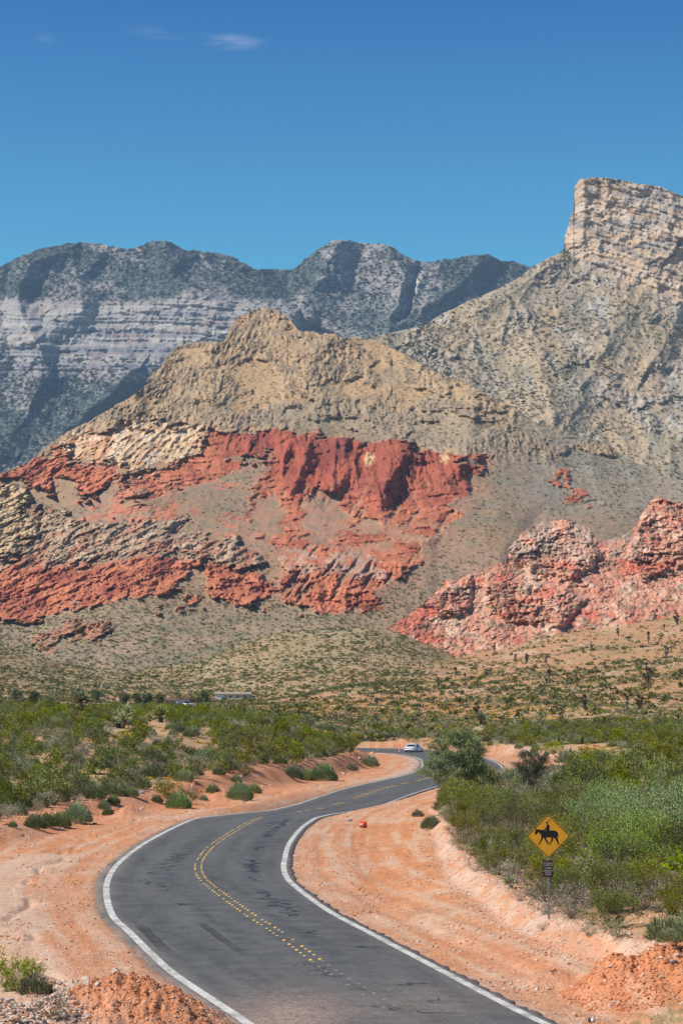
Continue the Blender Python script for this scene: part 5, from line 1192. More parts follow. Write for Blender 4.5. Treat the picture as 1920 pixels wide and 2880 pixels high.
for (x, y, w, lab, pr) in ((48, 684, 58, 'light green brush on the bank below the small boulders', GRN_S), (132, 672, 66, 'round brush beside the boulders at the bend of the bank', RAB), (412, 950, 78, 'lone green brush on the gravel right of the fallen cone', RAB),
        (350, 896, 54, 'thin low weed beside the asphalt right of the road', GRN_S), (201, 545, 26, 'left one of two tiny bushes on the far cut bank', RAB), (233, 545, 26, 'right one of two tiny bushes on the far cut bank', RAB),
        (1035, 650, 110, 'pale green rounded brush above the gravel beyond the tree', GRN_S), (942, 630, 34, 'small green bush at the edge of the gravel beyond the tree', RAB), (890, 612, 40, 'small bush on the left rim of gravel beyond the tree', RAB)):
    rab(*g6(x, y), w / 1.633, lab, protos=pr, name='roadside_brush', wfull=1.3)
g8 = lambda x, y: (960 + x / 1.633, 2180 + y / 1.633)
for (x, y, w, lab, pr, nm) in ((1132, 752, 70, 'grey green brush on the gravel berm right of the sign', SAGE, 'sagebrush'), (925, 722, 56, 'dry straw coloured weed left of the sign post', DRYB, 'dry_weed'), 
        (1270, 745, 130, 'blue green brush at the edge of the thicket below the sign', SAGE, 'sagebrush'), (1150, 690, 120, 'grey brush at the thicket edge just right of the post', SAGE, 'sagebrush'), (620, 445, 90, 'pale grass tuft on the berm left of the sign', DRYB, 'dry_weed'),
        (820, 580, 80, 'straw coloured dry shrub on the berm below the yucca', DRYB, 'dry_weed'), (1500, 800, 90, 'olive weed beside the pale rocks at the right edge', GRN_S, 'weed'), (650, 240, 90, 'pale dry shrub inside the thicket above the berm', DRYB, 'dry_weed')):
    rab(*g8(x, y), w / 1.633, lab, protos=pr, name=nm, wfull=1.15)
plant1('weed', GRN_S[0], 8.9, 53.6, 1.3, 'spreading green weed behind the right dirt pile', 'bush')
plant1('weed', GRN_S[2], 8.1, 54.2, .9, 'green weed left of the spreading one behind the right dirt pile', 'bush')
# foreground left corner
X, Y, _ = at(30, 2790); plant1('yellow_rabbitbrush', YELB[0], X, Y, .62, 'yellow green rabbitbrush standing at the left edge behind the stone heap', 'bush', rz=.4)
X, Y, _ = at(72, 2770); plant1('yellow_rabbitbrush', YELB[1], X - .02, Y, .46, 'smaller yellow tipped bush leaning right beside the one at the left edge', 'bush', rz=1.4)
X, Y, _ = at(100, 2800); plant1('green_weed', GRN_S[1], X, Y, .7, 'dark green weed trailing down behind the stone heap', 'bush')
X, Y, _ = at(152, 2872); plant1('sagebrush', SAGE[2], X, Y, .80, 'round grey sagebrush between the stone heap and the soil pile', 'bush', sxy=1.1)
X, Y, _ = at(480, 2285 - 30); plant1('yellow_shrub', YELB[0], X, Y, 1.05, 'tall yellow green shrub at the edge of the left bank', 'bush')
X, Y, _ = at(525, 2262); plant1('yellow_shrub', YELB[1], X, Y, .7, 'smaller yellow green shrub right of the tall one on the bank', 'bush')
X, Y, _ = at(1555, 2128); plant1('yellow_shrub', YELB[0], X, Y, 1.25, 'bright yellow shrub beyond the tree on the right flat', 'bush')
X, Y, _ = at(1512, 2128); plant1('yellow_shrub', YELB[1], X, Y, 1.0, 'yellow green shrub left of the bright yellow one', 'bush')
for (x, y, s_, lab_) in ((90, 2200, .62, 'yellow green shrub low on the left flat near the edge'), (300, 2235, .6, 'yellow green shrub between the stakes and the roadside clump'), (690, 2195, .7, 'yellow green shrub before the left thicket')):
    X, Y, _ = at(x, y); plant1('yellow_shrub', YELB[0], X, Y, s_, lab_, 'bush')
# bright feathery shrubs at the right edge
for (X, Y, s, lab) in ((9.3, 70, .82, 'tall bright green feathery shrub nearest the right edge of the thicket'), (11.6, 76, 1.0, 'broad bright green shrub cut by the right edge'), (10.6, 86, .95, 'bright green shrub behind the tall feathery one'), (13.6, 88, 1.1, 'rear bright green shrub at the right edge of the photo'), (12.4, 100, .8, 'small bright green shrub at the back of the bright group')):
    plant2('desert_willow_shrub', random.choice(BRIGHT), X, Y, s, lab, 'shrub')
# yuccas
for (x, y, w, pr, lab) in ((228, 1997, 46, 0, 'spiky yucca standing alone by the left flat trees'), (343, 2052, 66, 1, 'many headed yucca cluster at the middle of the left flat'), (397, 2050, 32, 0, 'single yucca right of the many headed cluster'), (452, 2035, 42, 0, 'yucca with one big head near the ranch trees'),
        (422, 2030, 28, 2, 'low yucca left of the one with the big head'), (748, 2050, 36, 2, 'pale yucca rosette on the thicket left of the road'), (262, 2182, 52, 2, 'drooping yucca low on the left flat'), (1436, 2500, 42, 2, 'yucca clump on the berm left of the sign'),
        (1812, 2182, 46, 2, 'yucca rosette at the right edge above the bright shrubs'), (1352, 2040, 34, 0, 'yucca on the right slope above the tree'), (1905, 2180, 40, 2, 'yucca cut by the right edge above the bright shrubs')):
    X, Y, _ = at(x, y); s = 1.3 * w * Y / FPX / (1.4 if pr != 1 else 2.3); plant2('yucca', YUC[pr], X, Y, s, lab, 'yucca', names=('trunk', 'leaves'))
# joshua trees on the slope
jl_ = [(1543, 1925, 36), (1620, 1935, 22), (1824, 1935, 34), (1870, 1858, 26), (1816, 1890, 22), (1345, 2020, 26), (1645, 1998, 26), (1280, 1908, 20), (1307, 1920, 22), (1390, 1838, 18), (1478, 1866, 16), (1536, 1872, 14), (1700, 1880, 16), (1660, 1830, 14), (1738, 1790, 14), (1822, 1812, 22),
       (1866, 1778, 18), (1905, 1760, 24), (1795, 1995, 24), (1762, 2000, 26), (1905, 2045, 28), (1910, 1915, 20), (1450, 1860, 12), (1220, 1985, 14), (985, 2010, 16), (1180, 1880, 12), (1060, 1985, 14), (1600, 1770, 12), (1708, 1762, 12), (1838, 1700, 16), (1365, 1905, 14), (1580, 2040, 24)]
for i, (x, y, w) in enumerate(jl_):
    X, Y, _ = at(x, y); s = min(1.25 * w * Y / FPX / 2.4, 2.3)
    plant2('joshua_tree', JOS[i % 4], X, Y, s, 'small dark joshua tree standing on the right desert slope', 'joshua tree', 'joshua trees on the slope right of the road', names=('trunk', 'leaves'))
# ---- the mesquite by the bend ---------------------------------------------
def big_tree(seed, h, lobes, nleaf, size, col, tip):
    rg = np.random.default_rng(seed); S = []; seg = []
    for (lx, ly, lz, lr) in lobes:
        tgt = np.array([lx, ly, lz]); base_ = rg.normal(0, .12, 3); base_[2] = -.15
        m1 = tgt * np.array([.32, .32, .42]) + rg.normal(0, .12, 3); m2 = tgt * np.array([.7, .7, .75]) + rg.normal(0, .12, 3)
        S.append(([tuple(base_), tuple(m1), tuple(m2), tuple(tgt)], [.10, .075, .05, .02]))
        for k in range(int(26 * lr)):
            d = rg.normal(0, 1, 3); d /= np.linalg.norm(d); d *= lr * rg.uniform(.5, 1.0) * np.array([1.05, 1, .8]); q = m2 * rg.uniform(0, 1) + tgt * 0; q = m2 + (tgt - m2) * rg.uniform(0, 1)
            e = tgt + d; md = (q + e) / 2 + np.array([0, 0, .12 * lr]); S.append(([tuple(q), tuple(md), tuple(e)], [.028, .017, .006]))
            for t in range(4):
                f = rg.uniform(.3, 1); a = md + (e - md) * f; b_ = a + rg.normal(0, .30, 3) * np.array([1, 1, .7]) + d * .2; S.append(([tuple(a), tuple(b_)], [.008, .003])); seg.append((a, b_))
            seg.append((md, e))
    seg = np.array([(a, b) for a, b in seg]); k = rg.integers(0, len(seg), nleaf); f = rg.uniform(0, 1.1, nleaf)[:, None]
    P = seg[k, 0] * (1 - f) + seg[k, 1] * f + rg.normal(0, .085, (nleaf, 3)); Dr = (seg[k, 1] - seg[k, 0]) / .5 + rg.normal(0, .5, (nleaf, 3)); Dr[:, 2] -= .25
    return S, leaves(P, Dr, size, .22, col, .35, rg, tip, (rg.uniform(0, 1, nleaf) ** 2) * .6)
TY = 137.0; TX = (1335 - 960) / 6000 * TY
B = big_tree(77, 5.2, [(-1.9, .1, 3.4, 1.35), (-2.7, -.2, 2.2, 1.1), (-.9, .3, 4.4, .95), (-.5, -.4, 3.1, 1.25), (.3, .2, 3.6, 1.1), (.3, -.3, 2.3, 1.0), (-1.3, -.5, 1.7, 1.1), (0.0, .6, 2.0, 1.1)], 42000, .095, (.165, .23, .08), (.30, .36, .13))
fm = np_mesh('mesquite_crown', B[1][0], quads=B[1][1], mat=m_leaf, col=B[1][2], smooth=False); sm = stems_mesh('mesquite_trunk', B[0], m_wood, 5)
t = plant2('mesquite_tree', (fm, sm), TX - .35, TY, .90, 'large grey green mesquite tree hiding the hairpin bend of the road', 'tree', rz=0, names=('trunk', 'crown'))
B = big_tree(78, 4, [(.3, 0, 3.0, .75), (.9, .1, 2.6, .6), (-.5, 0, 2.3, .6), (1.25, .1, 3.1, .4), (-.2, 0, 3.4, .4), (.6, 0, 1.6, .6), (0, 0, 1.2, .6)], 15000, .085, (.18, .21, .11), (.3, .32, .16))
fm = np_mesh('mesquite_crown', B[1][0], quads=B[1][1], mat=m_leaf, col=B[1][2], smooth=False); sm = stems_mesh('mesquite_trunk', B[0], m_wood, 5)
plant2('mesquite_tree', (fm, sm), (1478 - 960) / 6000 * 136, 136, .80, 'thin airy mesquite tree right of the large one', 'tree', rz=0, names=('trunk', 'crown'))
print('placed', time.time() - T0)
# ================================================================== THINGS
def rounded_diamond(hw, rad, n=6):
    pts = []
    for k in range(4):
        a = math.pi / 2 * k; c = Vector((math.cos(a), math.sin(a))) * (hw - rad * math.sqrt(2))
        for i in range(n + 1): b_ = a - math.pi / 4 + math.pi / 2 * i / n; pts.append((c.x + rad * math.cos(b_), c.y + rad * math.sin(b_)))
    return pts
def slab(name, pts, y0, y1, mat, parent):
    """outline in x, z extruded between two depths (front y0 < back y1)"""
    bm = bmesh.new(); f = [bm.verts.new((x, y0, z)) for x, z in pts]; g = [bm.verts.new((x, y1, z)) for x, z in pts]; n = len(pts)
    bm.faces.new(f); bm.faces.new(g[::-1])
    for i in range(n): bm.faces.new((f[i], g[i], g[(i + 1) % n], f[(i + 1) % n]))
    bmesh.ops.recalc_face_normals(bm, faces=bm.faces); bmesh.ops.triangulate(bm, faces=[q for q in bm.faces if len(q.verts) > 4])
    me = bpy.data.meshes.new(name); bm.to_mesh(me); bm.free(); me.materials.append(mat); return link(name, me, parent)
# ---- riding sign -----------------------------------------------------------
m_sign = plain('sign_yellow', (.72, .34, .012), .45, .4, nz=.10, nscale=5); m_blk = plain('sign_black', (.012, .011, .014), .5, .3); m_brown = plain('sign_brown', (.055, .024, .020), .5, .3, nz=.1)
m_galv = plain('galvanised_steel', (.30, .32, .33), .45, .5, .6, nz=.15, nscale=20); m_wtext = plain('sign_white', (.58, .56, .53), .6, .3); m_bolt = plain('bolt', (.45, .44, .42), .4, .5, .8)
X, Y, _ = at(1543, 2587)
Ys = Y; Xs = X; Zs = float(gz(Xs, Ys)[0])
sg_ = empty('riding_sign', (Xs, Ys, Zs - .03)); tag(sg_, 'yellow diamond horse and rider warning sign above a brown plate on a steel post', 'road sign')
mpp = 1 / (FPX / Ys)   # metres per photograph pixel there
def sz(y):  # height above the post's foot of a photograph row
    return float(unproj(1543, y, Ys)[2]) - Zs + .03
zc = sz(2352); hw = 121 * mpp / 2 * 1.02; zb0 = 0
# U-channel post with a row of holes
V, F = [], []; box(V, F, -.028, .028, .012, .018, 0, sz(2300)); box(V, F, -.028, -.022, .018, .044, 0, sz(2300)); box(V, F, .022, .028, .018, .044, 0, sz(2300))
link('post', np_mesh('post', np.array(V), quads=np.array(F), mat=m_galv, smooth=False), sg_)
V, F = [], []
for k in range(38): z = .12 + k * .05; (z < sz(2470)) and box(V, F, -.006, .006, .0085, .0115, z, z + .016)
ho = link('post_hole', np_mesh('post_hole', np.array(V), quads=np.array(F), mat=m_blk, smooth=False), sg_)
dz = [(x, z + zc) for x, z in rounded_diamond(hw, .07)]
pl_ = slab('diamond_panel', dz, 0.0, .003, m_sign, sg_)
# black border ring
def ring(name, o, i_, y, mat, parent):
    n = len(o); V = [(x, y, z) for x, z in o] + [(x, y, z) for x, z in i_] + [(x, y + .0012, z) for x, z in o] + [(x, y + .0012, z) for x, z in i_]
    F = [(k, (k + 1) % n, n + (k + 1) % n, n + k) for k in range(n)] + [(2 * n + k, 3 * n + k, 3 * n + (k + 1) % n, 2 * n + (k + 1) % n) for k in range(n)]
    F += [(k, 2 * n + k, 2 * n + (k + 1) % n, (k + 1) % n) for k in range(n)] + [(n + k, n + (k + 1) % n, 3 * n + (k + 1) % n, 3 * n + k) for k in range(n)]
    return link(name, np_mesh(name, np.array(V), quads=np.array(F), mat=mat, smooth=False), parent)
ring('border', [(x, z + zc) for x, z in rounded_diamond(hw - .018, .06)], [(x, z + zc) for x, z in rounded_diamond(hw - .046, .045)], -.0016, m_blk, sg_)
S588 = 5.88
def zp(L): return [(((1450 + x / S588) - 1549.5) * mpp, (2352 - (2250 + y / S588)) * mpp + zc) for x, y in L]
horse = [(385, 465), (395, 480), (402, 487), (440, 491), (490, 497), (515, 500), (545, 507), (603, 505), (660, 506), (700, 510), (727, 522), (742, 545), (747, 575), (743, 600), (752, 628), (738, 626), (728, 600), (721, 618), (737, 640), (748, 668), (750, 705), (760, 740), (748, 740), (733, 722), (722, 690), (700, 650), (672, 618), (664, 625), (664, 650), (652, 680), (632, 705), (616, 736), (596, 738), (600, 722), (618, 700), (630, 665), (634, 618), (600, 620), (548, 614), (552, 645), (572, 680), (592, 718), (585, 732), (572, 722), (545, 690), (512, 628), (502, 622), (480, 665), (455, 705), (438, 735), (418, 734), (432, 710), (452, 670), (468, 625), (468, 585), (452, 560), (430, 540), (418, 535), (410, 548), (386, 573), (372, 572), (358, 560), (362, 538), (373, 510)]
slab('horse_symbol', zp(horse)[::-1], -.0016, -.0004, m_blk, sg_)
rider = [(572, 398), (588, 402), (600, 425), (606, 455), (603, 480), (603, 508), (548, 508), (552, 488), (528, 498), (514, 496), (512, 488), (545, 462), (556, 436), (560, 410)]
slab('rider_symbol', zp(rider)[::-1], -.0030, -.0018, m_blk, sg_)
slab('rider_head', zp([(566 + 18 * math.cos(a), 377 + 18 * math.sin(a)) for a in np.linspace(0, 2 * np.pi, 16, endpoint=False)]), -.0016, -.0004, m_blk, sg_)
def disc(name, x, z, r, y, mat, parent, dep=.008):
    return slab(name, [(x + r * math.cos(a), z + r * math.sin(a)) for a in np.linspace(0, 2 * np.pi, 12, endpoint=False)], y - dep, y, mat, parent)
bx = zp([(583, 320), (577, 871)]); disc('bolt', bx[0][0], bx[0][1], .026, -.001, m_bolt, sg_, .014); disc('bolt', bx[1][0], bx[1][1], .014, -.001, m_bolt, sg_)
# brown plate
c4 = zp([(488, 990), (660, 1262)]); x0, z1_ = c4[0]; x1, z0_ = c4[1]; rr = .02; pb = []
for (cx, cz, a0) in ((x1 - rr, z1_ - rr, 0), (x0 + rr, z1_ - rr, 90), (x0 + rr, z0_ + rr, 180), (x1 - rr, z0_ + rr, 270)):
    for i in range(5): a = R(a0 + 22.5 * i); pb.append((cx + rr * math.cos(a), cz + rr * math.sin(a)))
slab('brown_plate', pb, 0.0, .003, m_brown, sg_)
tx_ = (x0 + x1) / 2
for (t_, py, hh) in (('THIS AREA IS', 1038, 26), ('CLOSED TO', 1070, 26), ('CAMPING', 1117, 25), ('SLEEPING IN', 1161, 25), ('MOTOR', 1191, 25), ('VEHICLE', 1221, 25)):
    fc = bpy.data.curves.new('lettering', 'FONT'); fc.body = t_; fc.align_x = 'CENTER'; fc.align_y = 'CENTER'; fc.size = hh / S588 * mpp * 1.25; fc.extrude = .0008; fc.materials.append(m_wtext)
    fc.offset = 0; tmp = bpy.data.objects.new('t', fc); COL.objects.link(tmp); dg_ = bpy.context.evaluated_depsgraph_get(); tm_ = bpy.data.meshes.new_from_object(tmp.evaluated_get(dg_)); bpy.data.objects.remove(tmp); tm_.materials.clear(); tm_.materials.append(m_wtext)
    o = link('lettering', tm_, sg_); o.rotation_euler = (R(90), 0, 0); o.location = (tx_, -.0015, zp([(0, py)])[0][1])
    o.scale = (.86, 1, 1)
for yy_ in (1006, 1243): q = zp([(573, yy_)])[0]; disc('bolt', q[0], q[1], .007, -.001, m_bolt, sg_, .005)

# ---- cones ------------------------------------------------------------------
m_or = plain('cone_orange', (.75, .085, .02), .5, .3, nz=.15, nscale=10); m_wh = plain('cone_white_band', (.72, .70, .68), .5, .3, nz=.1)
def lathe(name, prof_, mat, parent, n=20, cap=True):
    V = [(r * math.cos(2 * math.pi * i / n), r * math.sin(2 * math.pi * i / n), z) for r, z in prof_ for i in range(n)]; k = len(prof_)
    F = [(j * n + i, j * n + (i + 1) % n, (j + 1) * n + (i + 1) % n, (j + 1) * n + i) for j in range(k - 1) for i in range(n)]
    T = []
    if cap:
        V += [(0, 0, prof_[-1][1]), (0, 0, prof_[0][1])]; T = [((k - 1) * n + i, (k - 1) * n + (i + 1) % n, k * n) for i in range(n)] + [((i + 1) % n, i, k * n + 1) for i in range(n)]
    return link(name, np_mesh(name, np.array(V), quads=np.array(F), tris=np.array(T) if T else None, mat=mat), parent)
X, Y, Z = at(1023, 2330); fc_ = empty('fallen_traffic_cone', (X, Y, Z + .17)); tag(fc_, 'orange traffic cone with white bands lying on its side on the right dirt', 'traffic cone')
fc_.rotation_euler = (R(99), 0, R(-24)); 
lathe('cone_body', [(.165, .02), (.150, .06), (.128, .15), (.106, .25)], m_or, fc_); lathe('white_band', [(.108, .25), (.090, .33)], m_wh, fc_); lathe('cone_body', [(.088, .33), (.076, .39)], m_or, fc_); lathe('white_band', [(.077, .39), (.066, .44)], m_wh, fc_); lathe('cone_body', [(.064, .44), (.036, .60), (.030, .62)], m_or, fc_)
fc_.scale = (1.0,) * 3; pb_ = rounded_diamond(.26, .05); bmv = [(x * math.cos(.785) - z * math.sin(.785), x * math.sin(.785) + z * math.cos(.785)) for x, z in pb_]
V = [(x, y, 0) for x, y in bmv] + [(x, y, .022) for x, y in bmv]; n = len(bmv); F = [(i, (i + 1) % n, n + (i + 1) % n, n + i) for i in range(n)]; V += [(0, 0, 0), (0, 0, .022)]; T = [((i + 1) % n, i, 2 * n) for i in range(n)] + [(n + i, n + (i + 1) % n, 2 * n + 1) for i in range(n)]
link('cone_base', np_mesh('cone_base', np.array(V), quads=np.array(F), tris=np.array(T), mat=m_or, smooth=False), fc_)
Yc = 334.0; Xc = (1122 - 960) / 6000 * Yc; ch = empty('delineator_post', (Xc, Yc, float(gz(Xc, Yc)[0]) - .02)); tag(ch, 'tall orange channelizer post with white bands beside the parked car', 'traffic cone')
lathe('post_foot', [(.26, 0), (.26, .08), (.14, .12)], m_or, ch, 10)
zz_ = .12
for mt, d_ in ((m_or, .16), (m_wh, .14), (m_or, .16), (m_wh, .14), (m_or, .18), (m_wh, .12), (m_or, .30)): lathe('white_band' if mt is m_wh else 'post_section', [(.13 - zz_ * .06, zz_), (.13 - (zz_ + d_) * .06, zz_ + d_)], mt, ch, 10); zz_ += d_
lathe('post_handle', [(.05, zz_), (.05, zz_ + .12), (.08, zz_ + .16), (.03, zz_ + .20)], m_or, ch, 8)

# ---- parked white car, seen from behind --------------------------------------
m_car = plain('white_car_paint', (.74, .76, .78), .25, .5); m_glass = plain('dark_glass', (.03, .045, .055), .08, .8); m_tyre = plain('tyre', (.02, .02, .02), .8, .2); m_rim = plain('rim', (.35, .35, .36), .3, .5, .7)
m_red = plain('tail_light_red', (.32, .02, .02), .25, .5); m_dark = plain('black_plastic', (.03, .03, .032), .6, .3); m_plate = plain('licence_plate', (.5, .52, .52), .5, .4)
Ycar = 331.5; Xcar = (1150 - 960) / 6000 * Ycar + .75; car = empty('parked_car', (Xcar, Ycar + 1.6, float(gz(Xcar, Ycar + 1.6)[0]) + .02), R(-20)); tag(car, 'white sedan stopped at the far bend seen from behind', 'car')
def loft(name, secs, mat, parent, closed=True):
    """secs: [(y, [(x, z) ...half outline from bottom centre to top centre])]"""
    V = []; n = None; F = []
    for y, hf in secs:
        ring_ = [(x, y, z) for x, z in hf] + [(-x, y, z) for x, z in hf[::-1]]; n = len(ring_); V += ring_
    for k in range(len(secs) - 1):
        for i in range(n): F.append((k * n + i, k * n + (i + 1) % n, (k + 1) * n + (i + 1) % n, (k + 1) * n + i))
    bm = bmesh.new(); vs_ = [bm.verts.new(v) for v in V]
    for f in F: bm.faces.new([vs_[i] for i in f])
    bm.faces.new([vs_[i] for i in range(n)][::-1]); bm.faces.new([vs_[(len(secs) - 1) * n + i] for i in range(n)])
    bmesh.ops.recalc_face_normals(bm, faces=bm.faces); me = bpy.data.meshes.new(name); bm.to_mesh(me); bm.free(); me.materials.append(mat)
    for q in me.polygons: q.use_smooth = True
    return link(name, me, parent)
def sec(w0, w1, zb, zm, zt): return [(w0 * .9, zb), (w0, zb + .12), (w0, zm), (w1, zt), (w1 * .5, zt + .015)]
loft('body', [(-2.35, sec(.80, .72, .42, .62, .86)), (-2.28, sec(.88, .78, .30, .70, .98)), (-1.7, sec(.92, .80, .24, .78, 1.02)), (-.9, sec(.93, .84, .22, .80, .98)), (.9, sec(.93, .84, .22, .78, .96)), (1.7, sec(.90, .76, .24, .70, .84)), (2.2, sec(.82, .66, .28, .60, .72)), (2.4, sec(.70, .55, .35, .52, .62))], m_car, car)
loft('cabin', [(-1.75, [(.55, .98), (.70, .99), (.70, 1.0), (.66, 1.01), (.3, 1.02)]), (-.95, [(.55, .98), (.80, .99), (.74, 1.22), (.60, 1.38), (.3, 1.41)]), (.1, [(.55, .98), (.80, .99), (.75, 1.22), (.60, 1.42), (.3, 1.45)]), (1.25, [(.55, .92), (.76, .93), (.72, .95), (.62, .97), (.3, .98)])], m_glass, car)
loft('roof', [(-1.02, [(.4, 1.37), (.62, 1.37), (.63, 1.385), (.56, 1.41), (.3, 1.425)]), (-.3, [(.4, 1.41), (.63, 1.41), (.64, 1.43), (.56, 1.455), (.3, 1.47)]), (.35, [(.4, 1.39), (.60, 1.39), (.61, 1.405), (.54, 1.43), (.3, 1.445)])], m_car, car)
for sx_ in (-1, 1):
    V, T = [], []; tube(V, T, [(sx_ * .70, -1.72, 1.0), (sx_ * .72, -1.35, 1.2), (sx_ * .62, -1.0, 1.39)], [.045, .045, .04], 5); tube(V, T, [(sx_ * .79, -.05, 1.0), (sx_ * .74, -.05, 1.22), (sx_ * .62, -.05, 1.41)], [.03, .03, .03], 5)
    link('pillar', np_mesh('pillar', np.array(V), tris=np.array(T), mat=m_car), car)
    lo = boxes_mesh('tail_light', [(sx_ * .62 - .22, sx_ * .62 + .22, -2.375, -2.25, .80, .90)], m_red); link('tail_light', lo, car)
    for yy_ in (-1.42, 1.42):
        w_ = lathe('wheel', [(.32, -.11), (.335, -.09), (.335, .09), (.32, .11)], m_tyre, car, 18); w_.rotation_euler = (0, R(90), 0); w_.location = (sx_ * .82, yy_, .33)
        rm = lathe('rim', [(.21, -.118), (.21, .118)], m_rim, w_, 12)
    link('mirror', boxes_mesh('mirror', [(sx_ * .98 - .09, sx_ * .98 + .09, .75, .87, .98, 1.12)], m_car), car)
link('light_bar', boxes_mesh('light_bar', [(-.40, .40, -2.36, -2.27, .83, .87)], m_red), car)
link('bumper', boxes_mesh('bumper', [(-.80, .80, -2.40, -2.2, .26, .52)], m_dark), car)
link('licence_plate', boxes_mesh('licence_plate', [(-.26, .26, -2.415, -2.40, .50, .62)], m_plate), car)

# ---- ranch far off --------------------------------------------------------------
m_tan = plain('tan_siding', (.60, .50, .36), .8, .2, nz=.12, nscale=.7); m_roof = plain('pale_roof', (.34, .28, .20), .8, .2, nz=.15); m_wdoor = plain('white_door', (.75, .76, .78), .6, .3); m_blue = plain('blue_grey_siding', (.40, .48, .60), .6, .3, nz=.08); m_broof = plain('brown_roof', (.17, .10, .075), .85, .1, nz=.2)
m_wnd = plain('window_glass', (.05, .06, .07), .15, .6); m_stone = plain('tan_stone', (.52, .42, .28), .9, .1, nz=.25, nscale=3); m_rust = plain('rusty_rail', (.17, .07, .05), .9, .1, nz=.2)
def house(name, xl, xr, yb, Hpx, depth, wall, roof, label, gable=True, Yd=None):
    Xc_, Yc_, Z_ = at((xl + xr) / 2, yb); w = (xr - xl) * Yc_ / FPX; h = Hpx * Yc_ / FPX
    e = empty(name, (Xc_, Yc_, Z_ - .2)); tag(e, label, 'building')
    link('wall', boxes_mesh('wall', [(-w / 2, w / 2, 0, depth, 0, h * .74)], wall), e)
    if gable:
        V = [(-w / 2 - .4, -.5, h * .742), (w / 2 + .4, -.5, h * .742), (w / 2 + .4, depth + .5, h * .742), (-w / 2 - .4, depth + .5, h * .742), (-w / 2 - .4, depth / 2, h), (w / 2 + .4, depth / 2, h)]
        link('roof', np_mesh('roof', np.array(V), quads=[(0, 1, 5, 4), (3, 4, 5, 2), (0, 3, 2, 1)], tris=[(0, 4, 3), (1, 2, 5)], mat=roof, smooth=False), e)
    else: link('roof', boxes_mesh('roof', [(-w / 2 - .3, w / 2 + .3, -.4, depth + .3, h * .742, h * .86)], roof), e)
    return e, w, h
e, w, h = house('garage_building', 606, 704, 1969, 23, 8, m_tan, m_roof, 'long tan outbuilding with white garage door below the green mound')
link('garage_door', boxes_mesh('garage_door', [(-w / 2 + .6, -w / 2 + 4.0, -.06, -.003, .1, h * .6)], m_wdoor), e)
for k in range(3): link('window', boxes_mesh('window', [(-w / 2 + 6.5 + 3.4 * k, -w / 2 + 7.7 + 3.4 * k, -.06, -.003, h * .3, h * .55)], m_wnd), e)
e, w, h = house('trailer_home', 497, 532, 1984, 24, 6, m_blue, m_broof, 'blue grey sided trailer home with a flat brown roof', False)
link('window', boxes_mesh('window', [(w / 2 - 1.6, w / 2 - .6, -.06, -.003, h * .3, h * .55)], m_wnd), e)
e, w, h = house('wooden_shed', 464, 495, 1984, 22, 6, m_tan, m_broof, 'brown and tan shed joined to the left of the trailer', True)
link('door', boxes_mesh('door', [(w / 2 - 2.0, w / 2 - .4, -.06, -.003, 0, h * .6)], m_wnd), e); link('window', boxes_mesh('window', [(-w / 2 + .6, -w / 2 + 1.6, -.06, -.003, h * .3, h * .55)], m_wnd), e)
e, w, h = house('rear_shed', 533, 553, 1979, 19, 6, m_rust, m_broof, 'dark reddish shed to the right of the trailer', False)
Xp, Yp, Zp_ = at(531, 1987); pk = empty('pickup_truck', (Xp, Yp, Zp_), R(78)); tag(pk, 'white pickup truck parked in front of the trailer home', 'pickup')
loft('body', [(-2.6, sec(.9, .85, .45, .7, .95)), (0, sec(.95, .9, .4, .8, 1.05)), (2.6, sec(.9, .8, .45, .7, 1.0))], m_car, pk)
loft('cabin', [(-.6, [(.5, 1.0), (.8, 1.0), (.78, 1.1), (.7, 1.5), (.3, 1.7)]), (.6, [(.5, 1.0), (.8, 1.0), (.78, 1.2), (.7, 1.65), (.3, 1.75)]), (1.3, [(.5, 1.0), (.8, 1.0), (.78, 1.02), (.7, 1.04), (.3, 1.05)])], m_glass, pk)
for sx_ in (-1, 1):
    for yy_ in (-1.7, 1.7): w_ = lathe('wheel', [(.38, -.12), (.38, .12)], m_tyre, pk, 10); w_.rotation_euler = (0, R(90), 0); w_.location = (sx_ * .85, yy_, .38)
def pillar(x, yb, hp_, wp, label, name='stone_pillar', mat=None, cat='pillar', grp=None, Ymax=None):
    Xq, Yq, Zq = at(x, yb); s = Yq / FPX; w = wp * s / 2; h = hp_ * s; rg = np.random.default_rng(int(x))
    V, T = [], []; tube(V, T, [(0, 0, -.3), (0, 0, h * .5), (rg.uniform(-.02, .02), 0, h * .97), (0, 0, h)], [w * 1.1, w, w * .95, w * .6], 6 if wp > 3 else 4)
    o = link(name, np_mesh(name, np.array(V), tris=np.array(T), mat=mat or m_stone, smooth=False), loc=(Xq, Yq, Zq)); return tag(o, label, cat, grp)
pillar(156, 1950, 13, 5, 'leftmost stubby stone pillar on the ranch fence line'); pillar(221, 1946, 19, 6, 'middle stone pillar on the ranch fence line'); pillar(287, 1941, 17, 6, 'stone pillar where the pink earth bank begins')
pillar(362, 1994, 22, 7, 'pale stone pillar among the trees before the ranch'); pillar(335, 1998, 12, 5, 'short pale stone pillar low in the scrub'); pillar(441, 1995, 9, 5, 'small pale block by the ranch rails')
for x, y, h_ in ((179, 1951, 14), (200, 1950, 18), (243, 1945, 16), (264, 1943, 17)): pillar(x, y, h_, 2.2, 'thin dark fence post between the stone pillars', 'fence_post', m_dark, 'post', 'dark posts between the stone pillars')
